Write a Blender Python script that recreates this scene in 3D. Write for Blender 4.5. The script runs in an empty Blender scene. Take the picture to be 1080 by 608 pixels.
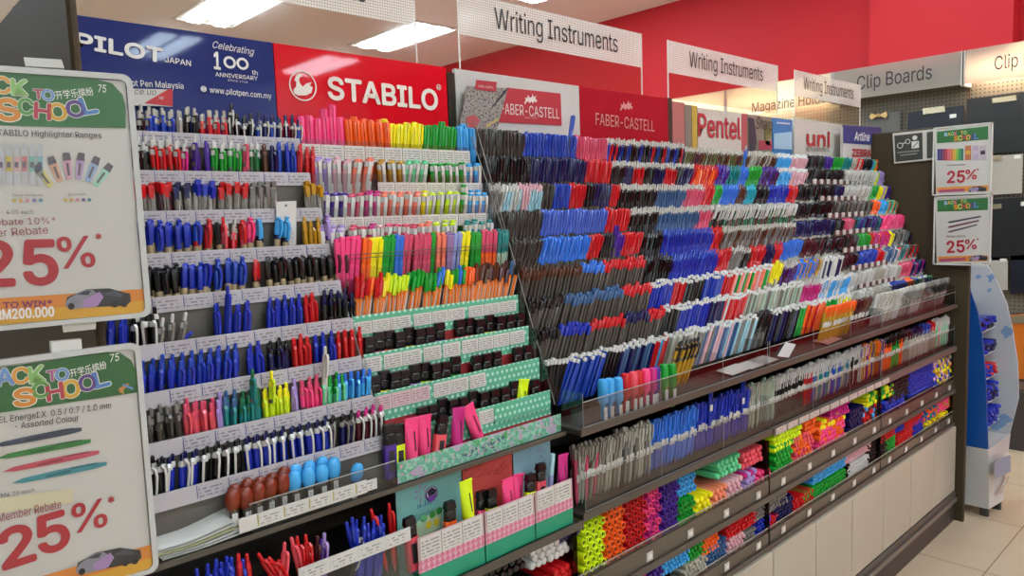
EXPOSURE = -0.58
import bpy, math, random
from mathutils import Vector, Matrix
rnd = random.Random(11)
SC = bpy.context.scene
COL = SC.collection
pi = math.pi

# ------------------------------------------------------------------ camera model (1080 x 608 frame)
FPX = 777.3
CXP, CYP = 540.0, 304.0
RX = Vector((0.72886294, -0.68379891, -0.03432))      # image right in world axes
RY = Vector((-0.09165342, -0.04777222, -0.99464439))  # image down
RZ = Vector((0.67849721, 0.72810498, -0.09749191))    # viewing direction
CAM = Vector((0.0, -1.55, 1.55))


def proj(p):
    d = Vector(p) - CAM
    z = d.dot(RZ)
    return CXP + FPX * d.dot(RX) / z, CYP + FPX * d.dot(RY) / z, z


def ray(u, v):
    a, b = (u - CXP) / FPX, (v - CYP) / FPX
    return RX * a + RY * b + RZ


def XA(px, y, z):
    """X of the point of the shelf line (y, z) that the photo shows in column px"""
    k = (px - CXP) / FPX
    dy, dz = y - CAM.y, z - CAM.z
    # (RX.x X + a) = k (RZ.x X + b)
    a = RX.y * dy + RX.z * dz
    b = RZ.y * dy + RZ.z * dz
    return (k * b - a) / (RX.x - k * RZ.x)


def atp(u, v, axis, val):
    d = ray(u, v)
    return CAM + d * ((val - CAM[axis]) / d[axis])


# ------------------------------------------------------------------ materials
MATS = {}


def lin(h):
    h = h.lstrip('#')
    o = []
    for i in (0, 2, 4):
        c = int(h[i:i + 2], 16) / 255
        o.append(c / 12.92 if c <= .04045 else ((c + .055) / 1.055) ** 2.4)
    return (o[0], o[1], o[2], 1)


def pm(hexc, rough=.32, metal=0., spec=.5, key=None):
    k = key or (hexc, rough, metal, spec)
    if k in MATS:
        return MATS[k]
    m = bpy.data.materials.new('plastic ' + hexc)
    m.use_nodes = True
    b = m.node_tree.nodes['Principled BSDF']
    b.inputs['Base Color'].default_value = lin(hexc)
    b.inputs['Roughness'].default_value = rough
    b.inputs['Metallic'].default_value = metal
    b.inputs['Specular IOR Level'].default_value = spec
    MATS[k] = m
    return m


def acrylic(name='clear', tint='#f2f4f4', gloss=.03, rough=.08):
    k = ('acr', name)
    if k in MATS:
        return MATS[k]
    m = bpy.data.materials.new(name + ' acrylic')
    m.use_nodes = True
    nt = m.node_tree
    nt.nodes.clear()
    o = nt.nodes.new('ShaderNodeOutputMaterial')
    t = nt.nodes.new('ShaderNodeBsdfTransparent')
    t.inputs[0].default_value = lin(tint)
    g = nt.nodes.new('ShaderNodeBsdfGlossy')
    g.inputs['Roughness'].default_value = rough
    f = nt.nodes.new('ShaderNodeLayerWeight')
    f.inputs[0].default_value = .35
    mm = nt.nodes.new('ShaderNodeMath')
    mm.operation = 'MULTIPLY_ADD'
    mm.inputs[1].default_value = .11
    mm.inputs[2].default_value = gloss
    x = nt.nodes.new('ShaderNodeMixShader')
    L = nt.links.new
    L(f.outputs['Fresnel'], mm.inputs[0])
    L(mm.outputs[0], x.inputs[0])
    L(t.outputs[0], x.inputs[1])
    L(g.outputs[0], x.inputs[2])
    L(x.outputs[0], o.inputs[0])
    MATS[k] = m
    return m


def emis(name, hexc, s):
    k = ('em', name)
    if k not in MATS:
        m = bpy.data.materials.new(name)
        m.use_nodes = True
        b = m.node_tree.nodes['Principled BSDF']
        b.inputs['Base Color'].default_value = lin(hexc)
        b.inputs['Emission Color'].default_value = lin(hexc)
        b.inputs['Emission Strength'].default_value = s
        MATS[k] = m
    return MATS[k]


class NT:
    """tiny expression helper for node materials"""

    def __init__(self, name, rough=.5, spec=.5):
        self.m = bpy.data.materials.new(name)
        self.m.use_nodes = True
        self.t = self.m.node_tree
        self.b = self.t.nodes['Principled BSDF']
        self.b.inputs['Roughness'].default_value = rough
        self.b.inputs['Specular IOR Level'].default_value = spec
        self.tc = self.t.nodes.new('ShaderNodeTexCoord')

    def xyz(self, which='Object'):
        s = self.t.nodes.new('ShaderNodeSeparateXYZ')
        self.t.links.new(self.tc.outputs[which], s.inputs[0])
        return s.outputs[0], s.outputs[1], s.outputs[2]

    def m1(self, op, a, b=None, c=None):
        n = self.t.nodes.new('ShaderNodeMath')
        n.operation = op
        for i, v in enumerate((a, b, c)):
            if v is None:
                continue
            if isinstance(v, (int, float)):
                n.inputs[i].default_value = v
            else:
                self.t.links.new(v, n.inputs[i])
        return n.outputs[0]

    def comb(self, a, b, c=0.):
        n = self.t.nodes.new('ShaderNodeCombineXYZ')
        for i, v in enumerate((a, b, c)):
            if isinstance(v, (int, float)):
                n.inputs[i].default_value = v
            else:
                self.t.links.new(v, n.inputs[i])
        return n.outputs[0]

    def noise(self, vec, scale, detail=2.):
        n = self.t.nodes.new('ShaderNodeTexNoise')
        n.inputs['Scale'].default_value = scale
        n.inputs['Detail'].default_value = detail
        if vec is not None:
            self.t.links.new(vec, n.inputs['Vector'])
        return n.outputs['Fac']

    def mix(self, fac, a, b):
        n = self.t.nodes.new('ShaderNodeMix')
        n.data_type = 'RGBA'
        if isinstance(fac, (int, float)):
            n.inputs[0].default_value = fac
        else:
            self.t.links.new(fac, n.inputs[0])
        for i, v in ((6, a), (7, b)):
            if isinstance(v, str):
                n.inputs[i].default_value = lin(v)
            else:
                self.t.links.new(v, n.inputs[i])
        return n.outputs[2]

    def color(self, c):
        self.t.links.new(c, self.b.inputs['Base Color'])
        return self.m


def mat_label(name, base, ink, rows=5., cols=16., fill=.5, gen='Generated', ax=(0, 2)):
    """paper label with small printed lines"""
    if name in MATS:
        return MATS[name]
    n = NT(name, .6, .3)
    g = n.xyz(gen)
    u, v = g[ax[0]], g[ax[1]]
    vr = n.m1('MULTIPLY', v, rows)
    band = n.m1('GREATER_THAN', n.m1('FRACT', vr), .55)
    row = n.m1('FLOOR', vr)
    nz = n.noise(n.comb(n.m1('MULTIPLY', u, cols), n.m1('MULTIPLY', row, 7.3)), 1.0, 3.)
    ink_on = n.m1('GREATER_THAN', nz, 1 - fill)
    edge = n.m1('MULTIPLY', n.m1('GREATER_THAN', u, .06), n.m1('LESS_THAN', u, .9))
    edge2 = n.m1('MULTIPLY', n.m1('GREATER_THAN', v, .12), n.m1('LESS_THAN', v, .9))
    f = n.m1('MULTIPLY', n.m1('MULTIPLY', band, ink_on), n.m1('MULTIPLY', edge, edge2))
    f = n.m1('MULTIPLY', f, .6)
    MATS[name] = n.color(n.mix(f, base, ink))
    return MATS[name]


def mat_dots(name, base, dot, pitch, r):
    if name in MATS:
        return MATS[name]
    n = NT(name, .55, .3)
    x, y, z = n.xyz('Object')
    u = n.m1('DIVIDE', x, pitch)
    v = n.m1('DIVIDE', z, pitch)
    u2 = n.m1('ADD', u, n.m1('MULTIPLY', n.m1('FLOOR', v), .5))
    fu = n.m1('SUBTRACT', n.m1('FRACT', u2), .5)
    fv = n.m1('SUBTRACT', n.m1('FRACT', v), .5)
    d = n.m1('ADD', n.m1('MULTIPLY', fu, fu), n.m1('MULTIPLY', fv, fv))
    MATS[name] = n.color(n.mix(n.m1('LESS_THAN', d, r * r), base, dot))
    return MATS[name]


def mat_floral(name, base, cols, scale):
    if name in MATS:
        return MATS[name]
    n = NT(name, .55, .3)
    c = base
    for i, (h, s, th) in enumerate(cols):
        x, y, z = n.xyz('Object')
        nz = n.noise(n.comb(n.m1('ADD', x, 3.1 * i), n.m1('ADD', z, 1.7 * i)), scale * s, 2.)
        c = n.mix(n.m1('GREATER_THAN', nz, th), c, h)
    MATS[name] = n.color(c)
    return MATS[name]


# ------------------------------------------------------------------ geometry
class G:
    def __init__(s):
        s.v, s.f, s.mi, s.mats = [], [], [], []

    def mat(s, m):
        if m not in s.mats:
            s.mats.append(m)
        return s.mats.index(m)

    def add(s, vs, fs, m):
        b = len(s.v)
        i = s.mat(m)
        s.v += [tuple(p) for p in vs]
        for q in fs:
            s.f.append(tuple(b + k for k in q))
            s.mi.append(i)

    def join(s, o, M=None):
        b = len(s.v)
        s.v += [tuple(M @ Vector(p)) for p in o.v] if M else o.v
        for q, i in zip(o.f, o.mi):
            s.f.append(tuple(b + k for k in q))
            s.mi.append(s.mat(o.mats[i]))
        return s

    def hexa(s, p, m):
        """8 points: bottom ring 0-3 counter-clockwise, top ring 4-7"""
        s.add(p, [(3, 2, 1, 0), (4, 5, 6, 7), (0, 1, 5, 4), (1, 2, 6, 5), (2, 3, 7, 6), (3, 0, 4, 7)], m)

    def box(s, x0, x1, y0, y1, z0, z1, m):
        s.hexa([(x0, y0, z0), (x1, y0, z0), (x1, y1, z0), (x0, y1, z0), (x0, y0, z1), (x1, y0, z1), (x1, y1, z1), (x0, y1, z1)], m)

    def bbox(s, x0, x1, y0, y1, z0, z1, m, b=.002):
        """box with chamfered vertical and top edges"""
        r = [(x0 + b, y0), (x1 - b, y0), (x1, y0 + b), (x1, y1 - b), (x1 - b, y1), (x0 + b, y1), (x0, y1 - b), (x0, y0 + b)]
        q = [(min(max(x, x0 + b), x1 - b), min(max(y, y0 + b), y1 - b)) for x, y in r]
        vs = [(x, y, z0) for x, y in r] + [(x, y, z1 - b) for x, y in r] + [(x, y, z1) for x, y in q]
        fs = [tuple(range(7, -1, -1)), tuple(range(16, 24))]
        for k in (0, 8):
            fs += [(k + i, k + (i + 1) % 8, k + 8 + (i + 1) % 8, k + 8 + i) for i in range(8)]
        s.add(vs, fs, m)

    def lathe(s, prof, n, m, sx=1., sy=1., cx=0., cy=0., c0=True, c1=True, ph=0.):
        vs, fs = [], []
        for z, r in prof:
            for i in range(n):
                a = 2 * pi * (i + ph) / n
                vs.append((cx + r * sx * math.cos(a), cy + r * sy * math.sin(a), z))
        for k in range(len(prof) - 1):
            for i in range(n):
                j = (i + 1) % n
                fs.append((k * n + i, k * n + j, k * n + n + j, k * n + n + i))
        if c0:
            fs.append(tuple(range(n - 1, -1, -1)))
        if c1:
            k = (len(prof) - 1) * n
            fs.append(tuple(range(k, k + n)))
        s.add(vs, fs, m)

    def strip(s, path, w, t, m, w1=None):
        """flat bar along a path of (y, z) points, width w in x, thickness t (towards -y)"""
        vs, fs = [], []
        n = len(path)
        for i, (y, z) in enumerate(path):
            ww = w if w1 is None else w + (w1 - w) * i / (n - 1)
            a = path[max(i - 1, 0)]
            b = path[min(i + 1, n - 1)]
            d = Vector((b[0] - a[0], b[1] - a[1]))
            d = d.normalized() if d.length > 0 else Vector((0, 1))
            nx, nz = -d.y * t / 2, d.x * t / 2
            vs += [(-ww / 2, y + nx, z + nz), (ww / 2, y + nx, z + nz), (ww / 2, y - nx, z - nz), (-ww / 2, y - nx, z - nz)]
        for i in range(n - 1):
            for j in range(4):
                k = (j + 1) % 4
                fs.append((i * 4 + j, i * 4 + k, i * 4 + 4 + k, i * 4 + 4 + j))
        fs += [(3, 2, 1, 0), (n * 4 - 4, n * 4 - 3, n * 4 - 2, n * 4 - 1)]
        s.add(vs, fs, m)

    def tube(s, pts, r, m, n=6):
        vs, fs = [], []
        P = [Vector(p) for p in pts]
        for i, p in enumerate(P):
            d = (P[min(i + 1, len(P) - 1)] - P[max(i - 1, 0)]).normalized()
            a = d.cross(Vector((0, 0, 1)))
            if a.length < .05:
                a = d.cross(Vector((1, 0, 0)))
            a.normalize()
            b = d.cross(a)
            vs += [p + a * (r * math.cos(2 * pi * k / n)) + b * (r * math.sin(2 * pi * k / n)) for k in range(n)]
        for i in range(len(P) - 1):
            for k in range(n):
                j = (k + 1) % n
                fs.append((i * n + k, i * n + j, i * n + n + j, i * n + n + k))
        fs += [tuple(range(n - 1, -1, -1)), tuple(range(len(P) * n - n, len(P) * n))]
        s.add(vs, fs, m)

    def prism(s, pts, d, m):
        """closed outline pts (3D) extruded by vector d"""
        n = len(pts)
        d = Vector(d)
        vs = [Vector(p) for p in pts] + [Vector(p) + d for p in pts]
        fs = [tuple(range(n)), tuple(range(2 * n - 1, n - 1, -1))]
        fs += [(i, n + i, n + (i + 1) % n, (i + 1) % n) for i in range(n)]
        s.add(vs, fs, m)

    def mesh(s, name, smooth=True):
        me = bpy.data.meshes.new(name)
        me.from_pydata(s.v, [], s.f)
        for m in s.mats:
            me.materials.append(m)
        me.polygons.foreach_set('material_index', s.mi)
        if smooth:
            me.polygons.foreach_set('use_smooth', [True] * len(s.f))
            try:
                me.set_sharp_from_angle(angle=math.radians(38))
            except Exception:
                pass
        me.update()
        return me


# ------------------------------------------------------------------ objects
def tag(o, label=None, cat=None, group=None, kind=None):
    for k, v in (('label', label), ('category', cat), ('group', group), ('kind', kind)):
        if v:
            o[k] = v
    return o


def thing(name, loc, label, cat, group=None):
    o = bpy.data.objects.new(name, None)
    o.empty_display_size = .05
    COL.objects.link(o)
    o.location = loc
    return tag(o, label, cat, group)


def wloc(o):
    p = Vector((0, 0, 0))
    while o is not None:
        p += o.location
        o = o.parent
    return p


def mk(name, g, parent=None, smooth=False):
    """mesh object from world-space geometry, its origin at its parent's (no rotations used on such parents)"""
    if parent is not None:
        off = wloc(parent)
        g.v = [(a - off.x, b - off.y, c - off.z) for a, b, c in g.v]
    o = bpy.data.objects.new(name, g.mesh(name, smooth))
    COL.objects.link(o)
    o.parent = parent
    return o


def struct(name, g):
    return tag(mk(name, g), kind='structure')


def loose(name, g, label, cat, group=None, smooth=False):
    """a thing that is one mesh, origin at its base centre"""
    xs, ys, zs = zip(*g.v)
    b = Vector(((min(xs) + max(xs)) / 2, (min(ys) + max(ys)) / 2, min(zs)))
    g.v = [(x - b.x, y - b.y, z - b.z) for x, y, z in g.v]
    o = bpy.data.objects.new(name, g.mesh(name, smooth))
    COL.objects.link(o)
    o.location = b
    return tag(o, label, cat, group)


ONES = 'zeroth first second third fourth fifth sixth seventh eighth ninth tenth eleventh twelfth thirteenth fourteenth fifteenth sixteenth seventeenth eighteenth nineteenth'.split()
TENS = {20: 'twenty', 30: 'thirty', 40: 'forty', 50: 'fifty', 60: 'sixty', 70: 'seventy', 80: 'eighty', 90: 'ninety'}


def ordn(n):
    if n < 20:
        return ONES[n]
    if n >= 100:
        return 'hundredth' if n == 100 else 'hundred-and-' + ordn(n - 100)
    t = n // 10 * 10
    return TENS[t][:-1] + 'ieth' if n == t else TENS[t] + '-' + ONES[n - t]


# ------------------------------------------------------------------ printed planes
class Plane:
    """a flat printed face: origin o, right axis e1, up axis e2; pixel positions are read off the photo onto it"""

    def __init__(s, o, e1, e2=(0, 0, 1)):
        s.o = Vector(o)
        s.e1 = Vector(e1).normalized()
        s.e2 = Vector(e2).normalized()
        s.n = s.e1.cross(s.e2)

    def loc(s, u, v):
        d = ray(u, v)
        t = (s.o - CAM).dot(s.n) / d.dot(s.n)
        p = CAM + d * t - s.o
        return p.dot(s.e1), p.dot(s.e2)

    def at(s, a, b, off=0.):
        return s.o + s.e1 * a + s.e2 * b + s.n * off


def poly(pl, pts, hexc, parent, name, off=.001, local=False, g=None, m=None):
    q = pts if local else [pl.loc(*p) for p in pts]
    gg = g or G()
    gg.add([pl.at(a, b, off) for a, b in q], [tuple(range(len(q)))], m or pm(hexc, .5))
    if g is None:
        return mk(name, gg, parent)


def disc(pl, c, r, hexc, g, off=.001, n=20, sx=1., r0=None, local=False):
    a, b = c if local else pl.loc(*c)
    if r0 is None:
        g.add([pl.at(a + sx * r * math.cos(2 * pi * i / n), b + r * math.sin(2 * pi * i / n), off) for i in range(n)], [tuple(range(n))], pm(hexc, .5))
    else:
        vs = [pl.at(a + sx * q * math.cos(2 * pi * i / n), b + q * math.sin(2 * pi * i / n), off) for q in (r, r0) for i in range(n)]
        g.add(vs, [(i, (i + 1) % n, n + (i + 1) % n, n + i) for i in range(n)], pm(hexc, .5))


try:   # the grotesque that ships with Blender itself; the built-in default otherwise
    FONT = bpy.data.fonts.load(bpy.utils.system_resource('DATAFILES', path='fonts') + '/Inter.woff2')
except Exception:
    FONT = None


def text_geo(s, bold=0., shear=0.):
    c = bpy.data.curves.new('t', 'FONT')
    c.body = s
    if FONT is not None and max(s) < '\u2fff':
        c.font = FONT
    c.shear = shear
    c.resolution_u = 3
    o = bpy.data.objects.new('t', c)
    COL.objects.link(o)
    dg = bpy.context.evaluated_depsgraph_get()
    e = o.evaluated_get(dg)
    me = e.to_mesh()
    vs = [tuple(v.co) for v in me.vertices]
    fs = [tuple(p.vertices) for p in me.polygons]
    e.to_mesh_clear()
    bpy.data.objects.remove(o)
    bpy.data.curves.remove(c)
    return vs, fs


def text(pl, s, pl_, pr_, pt_, hexc, g, bold=0., off=.0014, shear=0., local=False, m=None):
    """s written from pixel pl_ (baseline left) to pr_ (baseline right), pt_ = top of the first letter"""
    a0 = pl_ if local else pl.loc(*pl_)
    a1 = pr_ if local else pl.loc(*pr_)
    at = pt_ if local else pl.loc(*pt_)
    vs, fs = text_geo(s, bold, shear)
    if not vs:
        return
    x0 = min(v[0] for v in vs)
    x1 = max(v[0] for v in vs)
    y1 = max(v[1] for v in vs)
    if s == '*':
        yb = min(v[1] for v in vs)
        vs = [(x, y - yb, q) for x, y, q in vs]
        y1 -= yb
    d = Vector((a1[0] - a0[0], a1[1] - a0[1]))
    w = d.length
    d.normalize()
    n = Vector((-d.y, d.x))
    h = (Vector(at) - Vector(a0)).dot(n)
    kx, ky = w / (x1 - x0), h / y1
    pts = []
    for x, y, _ in vs:
        q = Vector(a0) + d * ((x - x0) * kx) + n * (y * ky)
        pts.append((q.x, q.y))
    # heavier strokes are overprints of the same outline
    r = bold * .45 * max(kx, ky)
    sh = [(0, 0)] if bold < .004 else [(r * math.cos(i * pi / 4), r * math.sin(i * pi / 4)) for i in range(8)]
    for i, (dx, dy) in enumerate(sh):
        g.add([pl.at(x + dx, y + dy, off + .00001 * i) for x, y in pts], fs, m or pm(hexc, .5))
# ================================================================== THE ROOM
H = 3.36
XB = 5.62


def mat_floor():
    n = NT('cream floor tile', .22, .5)
    x, y, z = n.xyz('Object')
    fx = n.m1('FRACT', n.m1('DIVIDE', n.m1('ADD', x, .18), .6))
    fy = n.m1('FRACT', n.m1('DIVIDE', n.m1('ADD', y, .12), .6))
    g = n.m1('MAXIMUM', n.m1('LESS_THAN', fx, .008), n.m1('LESS_THAN', fy, .008))
    nz = n.noise(n.comb(x, y), 3., 4.)
    c = n.mix(nz, '#bda98c', '#c9b79c')
    return n.color(n.mix(g, c, '#8f7a60'))


def mat_wall(name, a, b):
    n = NT(name, .6, .25)
    x, y, z = n.xyz('Object')
    return n.color(n.mix(n.noise(n.comb(x, y, z), .9, 2.), a, b))


g = G()
g.box(-4, XB + .3, -7.2, 8, -.1, 0, mat_floor())
struct('floor', g)
g = G()
g.box(-4, XB + .3, -7.2, 8, H, H + .1, mat_wall('cream ceiling paint', '#f4f0e9', '#f6f2ec'))
struct('ceiling', g)
RED = mat_wall('red wall paint', '#c4232a', '#c8272e')
g = G()
g.box(XB, XB + .2, -7.2, 8, 0, H, RED)
struct('wall_right', g)
g = G()
yl, yr = atp(917, 40, 0, XB - .14).y, atp(1068, 40, 0, XB - .14).y
g.box(XB - .14, XB, yr, yl, 2.42, H, RED)
struct('trim_1', g)
WHT = mat_wall('off-white wall paint', '#f0ece6', '#f1eee9')
for nm, bx in (('wall_left', (-4.2, -4, -7.2, 8)), ('wall_back', (-4, XB, 8, 8.2)), ('wall_front', (-4, XB, -7.4, -7.2))):
    g = G()
    g.box(*bx, 0, H, WHT if nm != 'wall_left' else mat_wall('grey brown wall paint', '#736b60', '#787065'))
    struct(nm, g)

# ceiling lights: recessed troffers with two tubes, on a regular grid
TUBE = emis('fluorescent tube', '#e1f3ff', 27.5)
FRAME = pm('#e8e6e0', .4)
LOUV = pm('#d8d8d4', .25, .6)
lights_proto = None
rows_w = {4.65: 'behind the red header', 2.46: 'nearer the shelf'}


def ceiling_light(x, y, label):
    t = thing('ceiling_light', (x, y, H), label, 'ceiling light', 'ceiling lights on a grid')
    w, l = .27, .58
    g = G()
    for a, b, c, d in ((-w, w, -l, -l + .025), (-w, w, l - .025, l), (-w, -w + .025, -l, l), (w - .025, w, -l, l)):
        g.box(x + a, x + b, y + c, y + d, H - .014, H + .0, FRAME)
    mk('frame', g, t)
    g = G()
    g.box(x - w + .02, x + w - .02, y - l + .02, y + l - .02, H - .003, H - .001, pm('#f4f2ea', .3))
    mk('reflector', g, t)
    for s in (-1, 1):
        g = G()
        n = 9
        xc = x + s * .115
        for i in range(n):       # ribbed light strip
            y0 = y - l + .05 + (2 * l - .1) * i / n
            y1 = y0 + (2 * l - .1) / n - .012
            g.hexa([(xc - .05, y0 + .01, H - .034), (xc + .05, y0 + .01, H - .034), (xc + .05, y1 - .01, H - .034), (xc - .05, y1 - .01, H - .034),
                    (xc - .085, y0, H - .005), (xc + .085, y0, H - .005), (xc + .085, y1, H - .005), (xc - .085, y1, H - .005)], TUBE)
        mk('tube', g, t)
    return t


GX = (-2.46, -.75, .96, 2.67, 4.40)
GY = (4.65, 2.46, .27, -1.92, -4.11, -6.3)
for i, x in enumerate(GX):
    for j, y in enumerate(GY):
        if x == 2.67 and y == 4.65:
            lb = 'bright ceiling light above the blue header with two glowing strips'
        elif x == 4.40 and y == 4.65:
            lb = 'bright ceiling light above the red swan header with two glowing strips'
        elif x == 4.40 and y == 2.46:
            lb = 'ceiling light cut off by the top edge above the second hanging sign'
        else:
            lb = 'ceiling light in the %s row along the aisle, %s from the back wall' % (ONES[6 - j], ONES[5 - i])
        if x < 0 and y > -3 and y < 1:
            continue        # fittings left out here to darken the near end panel
        ceiling_light(x, y, lb)

# ================================================================== GONDOLA
OLV = pm('#463a29', .6, 0., .2)
DRK = pm('#3a352f', .45)
MID = pm('#6f675c', .4)
CLR = acrylic('clear')
SMK = acrylic('smoky', '#a39888', .03)
LIPM = pm('#574e43', .2)
ACE = pm('#97968f', .3)        # polished acrylic edge

gd = thing('gondola_shelving', (2.1, -.2, 0), 'long dark grey shelf unit holding all the pens, with end panels and steps', 'shelf unit')
g = G()
g.box(.28, 3.9, 0.002, .03, .0, 1.698, DRK)
g.box(.28, 3.9, 0.02, .035, 1.70, 1.90, MID)
mk('back_panel', g, gd)
for x0, x1, yp in ((.250, .262, -.488), (3.905, 3.93, -.50)):
    g = G()
    g.bbox(x0, x1, yp, .5, .0, 1.90, OLV, .004)
    mk('end_panel', g, gd)
g = G()
g.box(.28, 3.9, -.40, -.05, 0, .10, pm('#2d2a27', .5))
g.box(.28, 3.9, -.462, -.40, 0, .092, pm('#34302c', .4))
mk('plinth', g, gd)
g = G()
g.box(.28, 3.9, -.474, -.41, .100, .120, pm('#8b857c', .3, .6))
g.box(.28, 3.9, -.466, -.41, .123, .150, pm('#5d5851', .35, .4))
mk('kick_rail', g, gd)
# decks
DECK = pm('#3d362e', .5, 0., .2)


def deck(name, z, y0, y1, x0=.28, x1=3.9, lip=.014):
    g = G()
    g.box(x0, x1, y0, y1, z - min(.012, lip), z, DECK)
    g.box(x0, x1, y0 - .004, y0, z - lip, z + .004, pm('#544c42', .4, .1))
    mk(name, g, gd)


deck('shelf_deck', 1.058, -.452, -.05, 1.22, 3.9)
deck('shelf_deck', 1.045, -.405, -.05, .28, 1.219, .005)
deck('shelf_deck', .858, -.452, -.05, 1.22, 3.9)
deck('shelf_deck', .8445, -.452, -.05, .758, 1.219)
deck('shelf_deck', .80, -.452, -.05, .28, .757)
deck('shelf_deck', .648, -.452, -.05)
deck('shelf_deck', .486, -.452, -.05, .28, 3.9, .010)
for zz in (.486, .648, .858, 1.058):
    pass

# cabinets under the bins: three white gloss doors each
WG = pm('#b3a997', .18)
names_c = ['nearest the camera, under the boxes', 'second along, under the neon markers', 'third along, under the green markers', 'farthest, beside the blue stand']
for k in range(4):
    x0 = .3 + .9 * k
    t = thing('base_cabinet', (x0 + .45, -.25, .15), 'white gloss base cabinet ' + names_c[k], 'cabinet', 'white base cabinets')
    g = G()
    g.box(x0 + .004, x0 + .896, -.445, -.06, .153, .470, pm('#b5afa8', .4))
    mk('carcass', g, t)
    for j in range(3):
        a = x0 + .3 * j
        g = G()
        g.bbox(a + .003, a + .297, -.463, -.447, .155, .470, WG, .002)
        d = mk('door', g, t)

# ================================================================== HEADER BOARDS
HP = Plane((0, -.006, 0), (1, 0, 0))


def header(x0, x1, z0, z1, hexc, label, rough=.035, name='header_board', y=-.004, cat='header board'):
    t = thing(name, ((x0 + x1) / 2, y + .004, z0), label, cat, 'header boards along the shelf top')
    g = G()
    g.box(x0, x1, y, y + .012, z0, z1, pm(hexc, rough, 0., .3))
    mk('panel', g, t)
    return t


ZH = 1.942
ZB0 = 1.702
t = header(.282, .755, ZB0, ZH, '#202e6e', 'blue header board with white lettering at the near end of the shelf')
g = G()
text(HP, 'PILOT', (80.5, 49.5), (171, 66), (80.5, 34.5), '#e6e3dd', g, .05)
mk('name_lettering', g, t)
g = G()
text(HP, 'JAPAN', (173.7, 65.5), (201, 69.8), (173.9, 59.8), '#e6e3dd', g, .02)
mk('country_lettering', g, t)
g = G()
text(HP, 'Celebrating', (224, 50.5), (268, 58.5), (224.3, 43), '#e6e3dd', g, -.005, shear=.35)
text(HP, '1', (226, 72.5), (232, 73.4), (226.3, 55), '#e6e3dd', g, .04)
text(HP, 'th', (265.5, 78.5), (271.5, 79.5), (265.7, 74), '#e6e3dd', g, .02)
text(HP, 'ANNIVERSARY', (227, 80.5), (271.5, 85), (227.2, 76.2), '#e6e3dd', g, .015)
text(HP, 'SINCE 1918', (240, 85.6), (261, 88), (240, 83.4), '#c9cbd8', g)
mk('anniversary_lettering', g, t)
g = G()
text(HP, 'Pilot Pen Malaysia', (130, 90.3), (193.5, 94), (130.3, 83.5), '#e6e3dd', g, .01)
mk('company_lettering', g, t)
g = G()
text(HP, 'www.pilotpen.com.my', (221, 97.6), (286, 104.4), (221.2, 91.5), '#e6e3dd', g, .015)
mk('lettering', g, t)
g = G()
disc(HP, (242, 66), .0125, '#e6e3dd', g, .0014, 24, 1.05, .0075)
disc(HP, (255.5, 67.4), .0125, '#e6e3dd', g, .0016, 24, 1.05, .0075)
mk('ring_logo', g, t)
g = G()
disc(HP, (214.5, 94), .006, '#e6e3dd', g, .0014)
disc(HP, (214.5, 94), .0045, '#202e6e', g, .0018, 16, .5, .0036)
mk('globe_logo', g, t)

t = header(.757, 1.232, ZB0, ZH, '#d81424', 'red header board with a white swan in a ring')
g = G()
text(HP, 'STABILO', (346.5, 103.8), (461, 116), (350, 81.5), '#eadfd2', g, .05)
text(HP, 'R', (460.8, 94.2), (464, 94.5), (460.8, 89.8), '#eadfd2', g, .0)
mk('lettering', g, t)
g = G()
disc(HP, (319.3, 90.6), .0335, '#eadfd2', g, .0014, 36, 1., .0305)
disc(HP, (462.4, 92.1), .0075, '#eadfd2', g, .0014, 20, 1., .0062)
sw = [(152, 322), (160, 303), (170, 296), (181, 297), (187, 306), (177, 308), (171, 318), (175, 334), (186, 348), (200, 335), (222, 330), (214, 345), (226, 350), (221, 372), (200, 383), (166, 383), (151, 373), (149, 360), (160, 347), (160, 328)]
poly(HP, [(270 + a / 3.8, b / 3.8) for a, b in sw], '#eadfd2', None, '', .0015, g=g)
mk('swan_logo', g, t)

t = header(1.236, 1.259, ZB0, ZH - .012, '#3b362f', 'narrow dark strip coloured like the shaded gap between the red swan header and white header')  # added strip, its dark colour stands in for the shaded gap between boards
t = header(1.262, 1.752, ZB0, ZH, '#c9c4bd', 'white header board with a framed red name panel', .2)
g = G()
poly(HP, [(535, 92.5), (591, 98.7), (592.2, 132.5), (524, 129)], '#b3202b', None, '', .0012, g=g)
mk('red_panel', g, t)
g = G()
text(HP, 'FABER-CASTELL', (527.7, 120), (589.5, 125.4), (527.9, 108.5), '#e3d2c8', g, .0, off=.002)
text(HP, 'since 1761', (553, 125), (566, 126), (553, 122.5), '#d7a79f', g, off=.002)


def knights(pl, x, y, s, hexc, g, off=.002):
    pts = [(-12, 6), (-9, -2), (-11, -6), (-6, -4), (-5, -11), (-2, -5), (2, -6), (4, -13), (6, -6), (11, -9), (9, -3), (13, 0), (10, 5), (8, 1), (5, 6), (2, 2), (-2, 6), (-4, 2), (-8, 3), (-9, 7)]
    poly(pl, [(x + a * s, y + b * s) for a, b in pts], hexc, None, '', off, g=g)


knights(HP, 559, 106, .55, '#e3d2c8', g)
mk('lettering', g, t)

t = header(1.754, 2.222, ZB0, ZH, '#a91f2a', 'plain dark red header board with faint name lettering', .08)
g = G()
text(HP, 'FABER-CASTELL', (628, 131.6), (690, 139), (628.2, 119), '#d98d88', g, 0.)
knights(HP, 660, 113, .55, '#d98d88', g, .0014)
mk('lettering', g, t)

# the far header: several posters side by side
g = G()


def strip_header(pl, px0, px1, zt, zb, hexc, label, y=-.004, rough=.2):
    x0, x1 = XA(px0, y, 1.85), min(XA(px1, y, 1.85), 3.902)
    return header(x0, x1, zb, zt, hexc, label, rough, y=y), x0, x1


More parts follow.
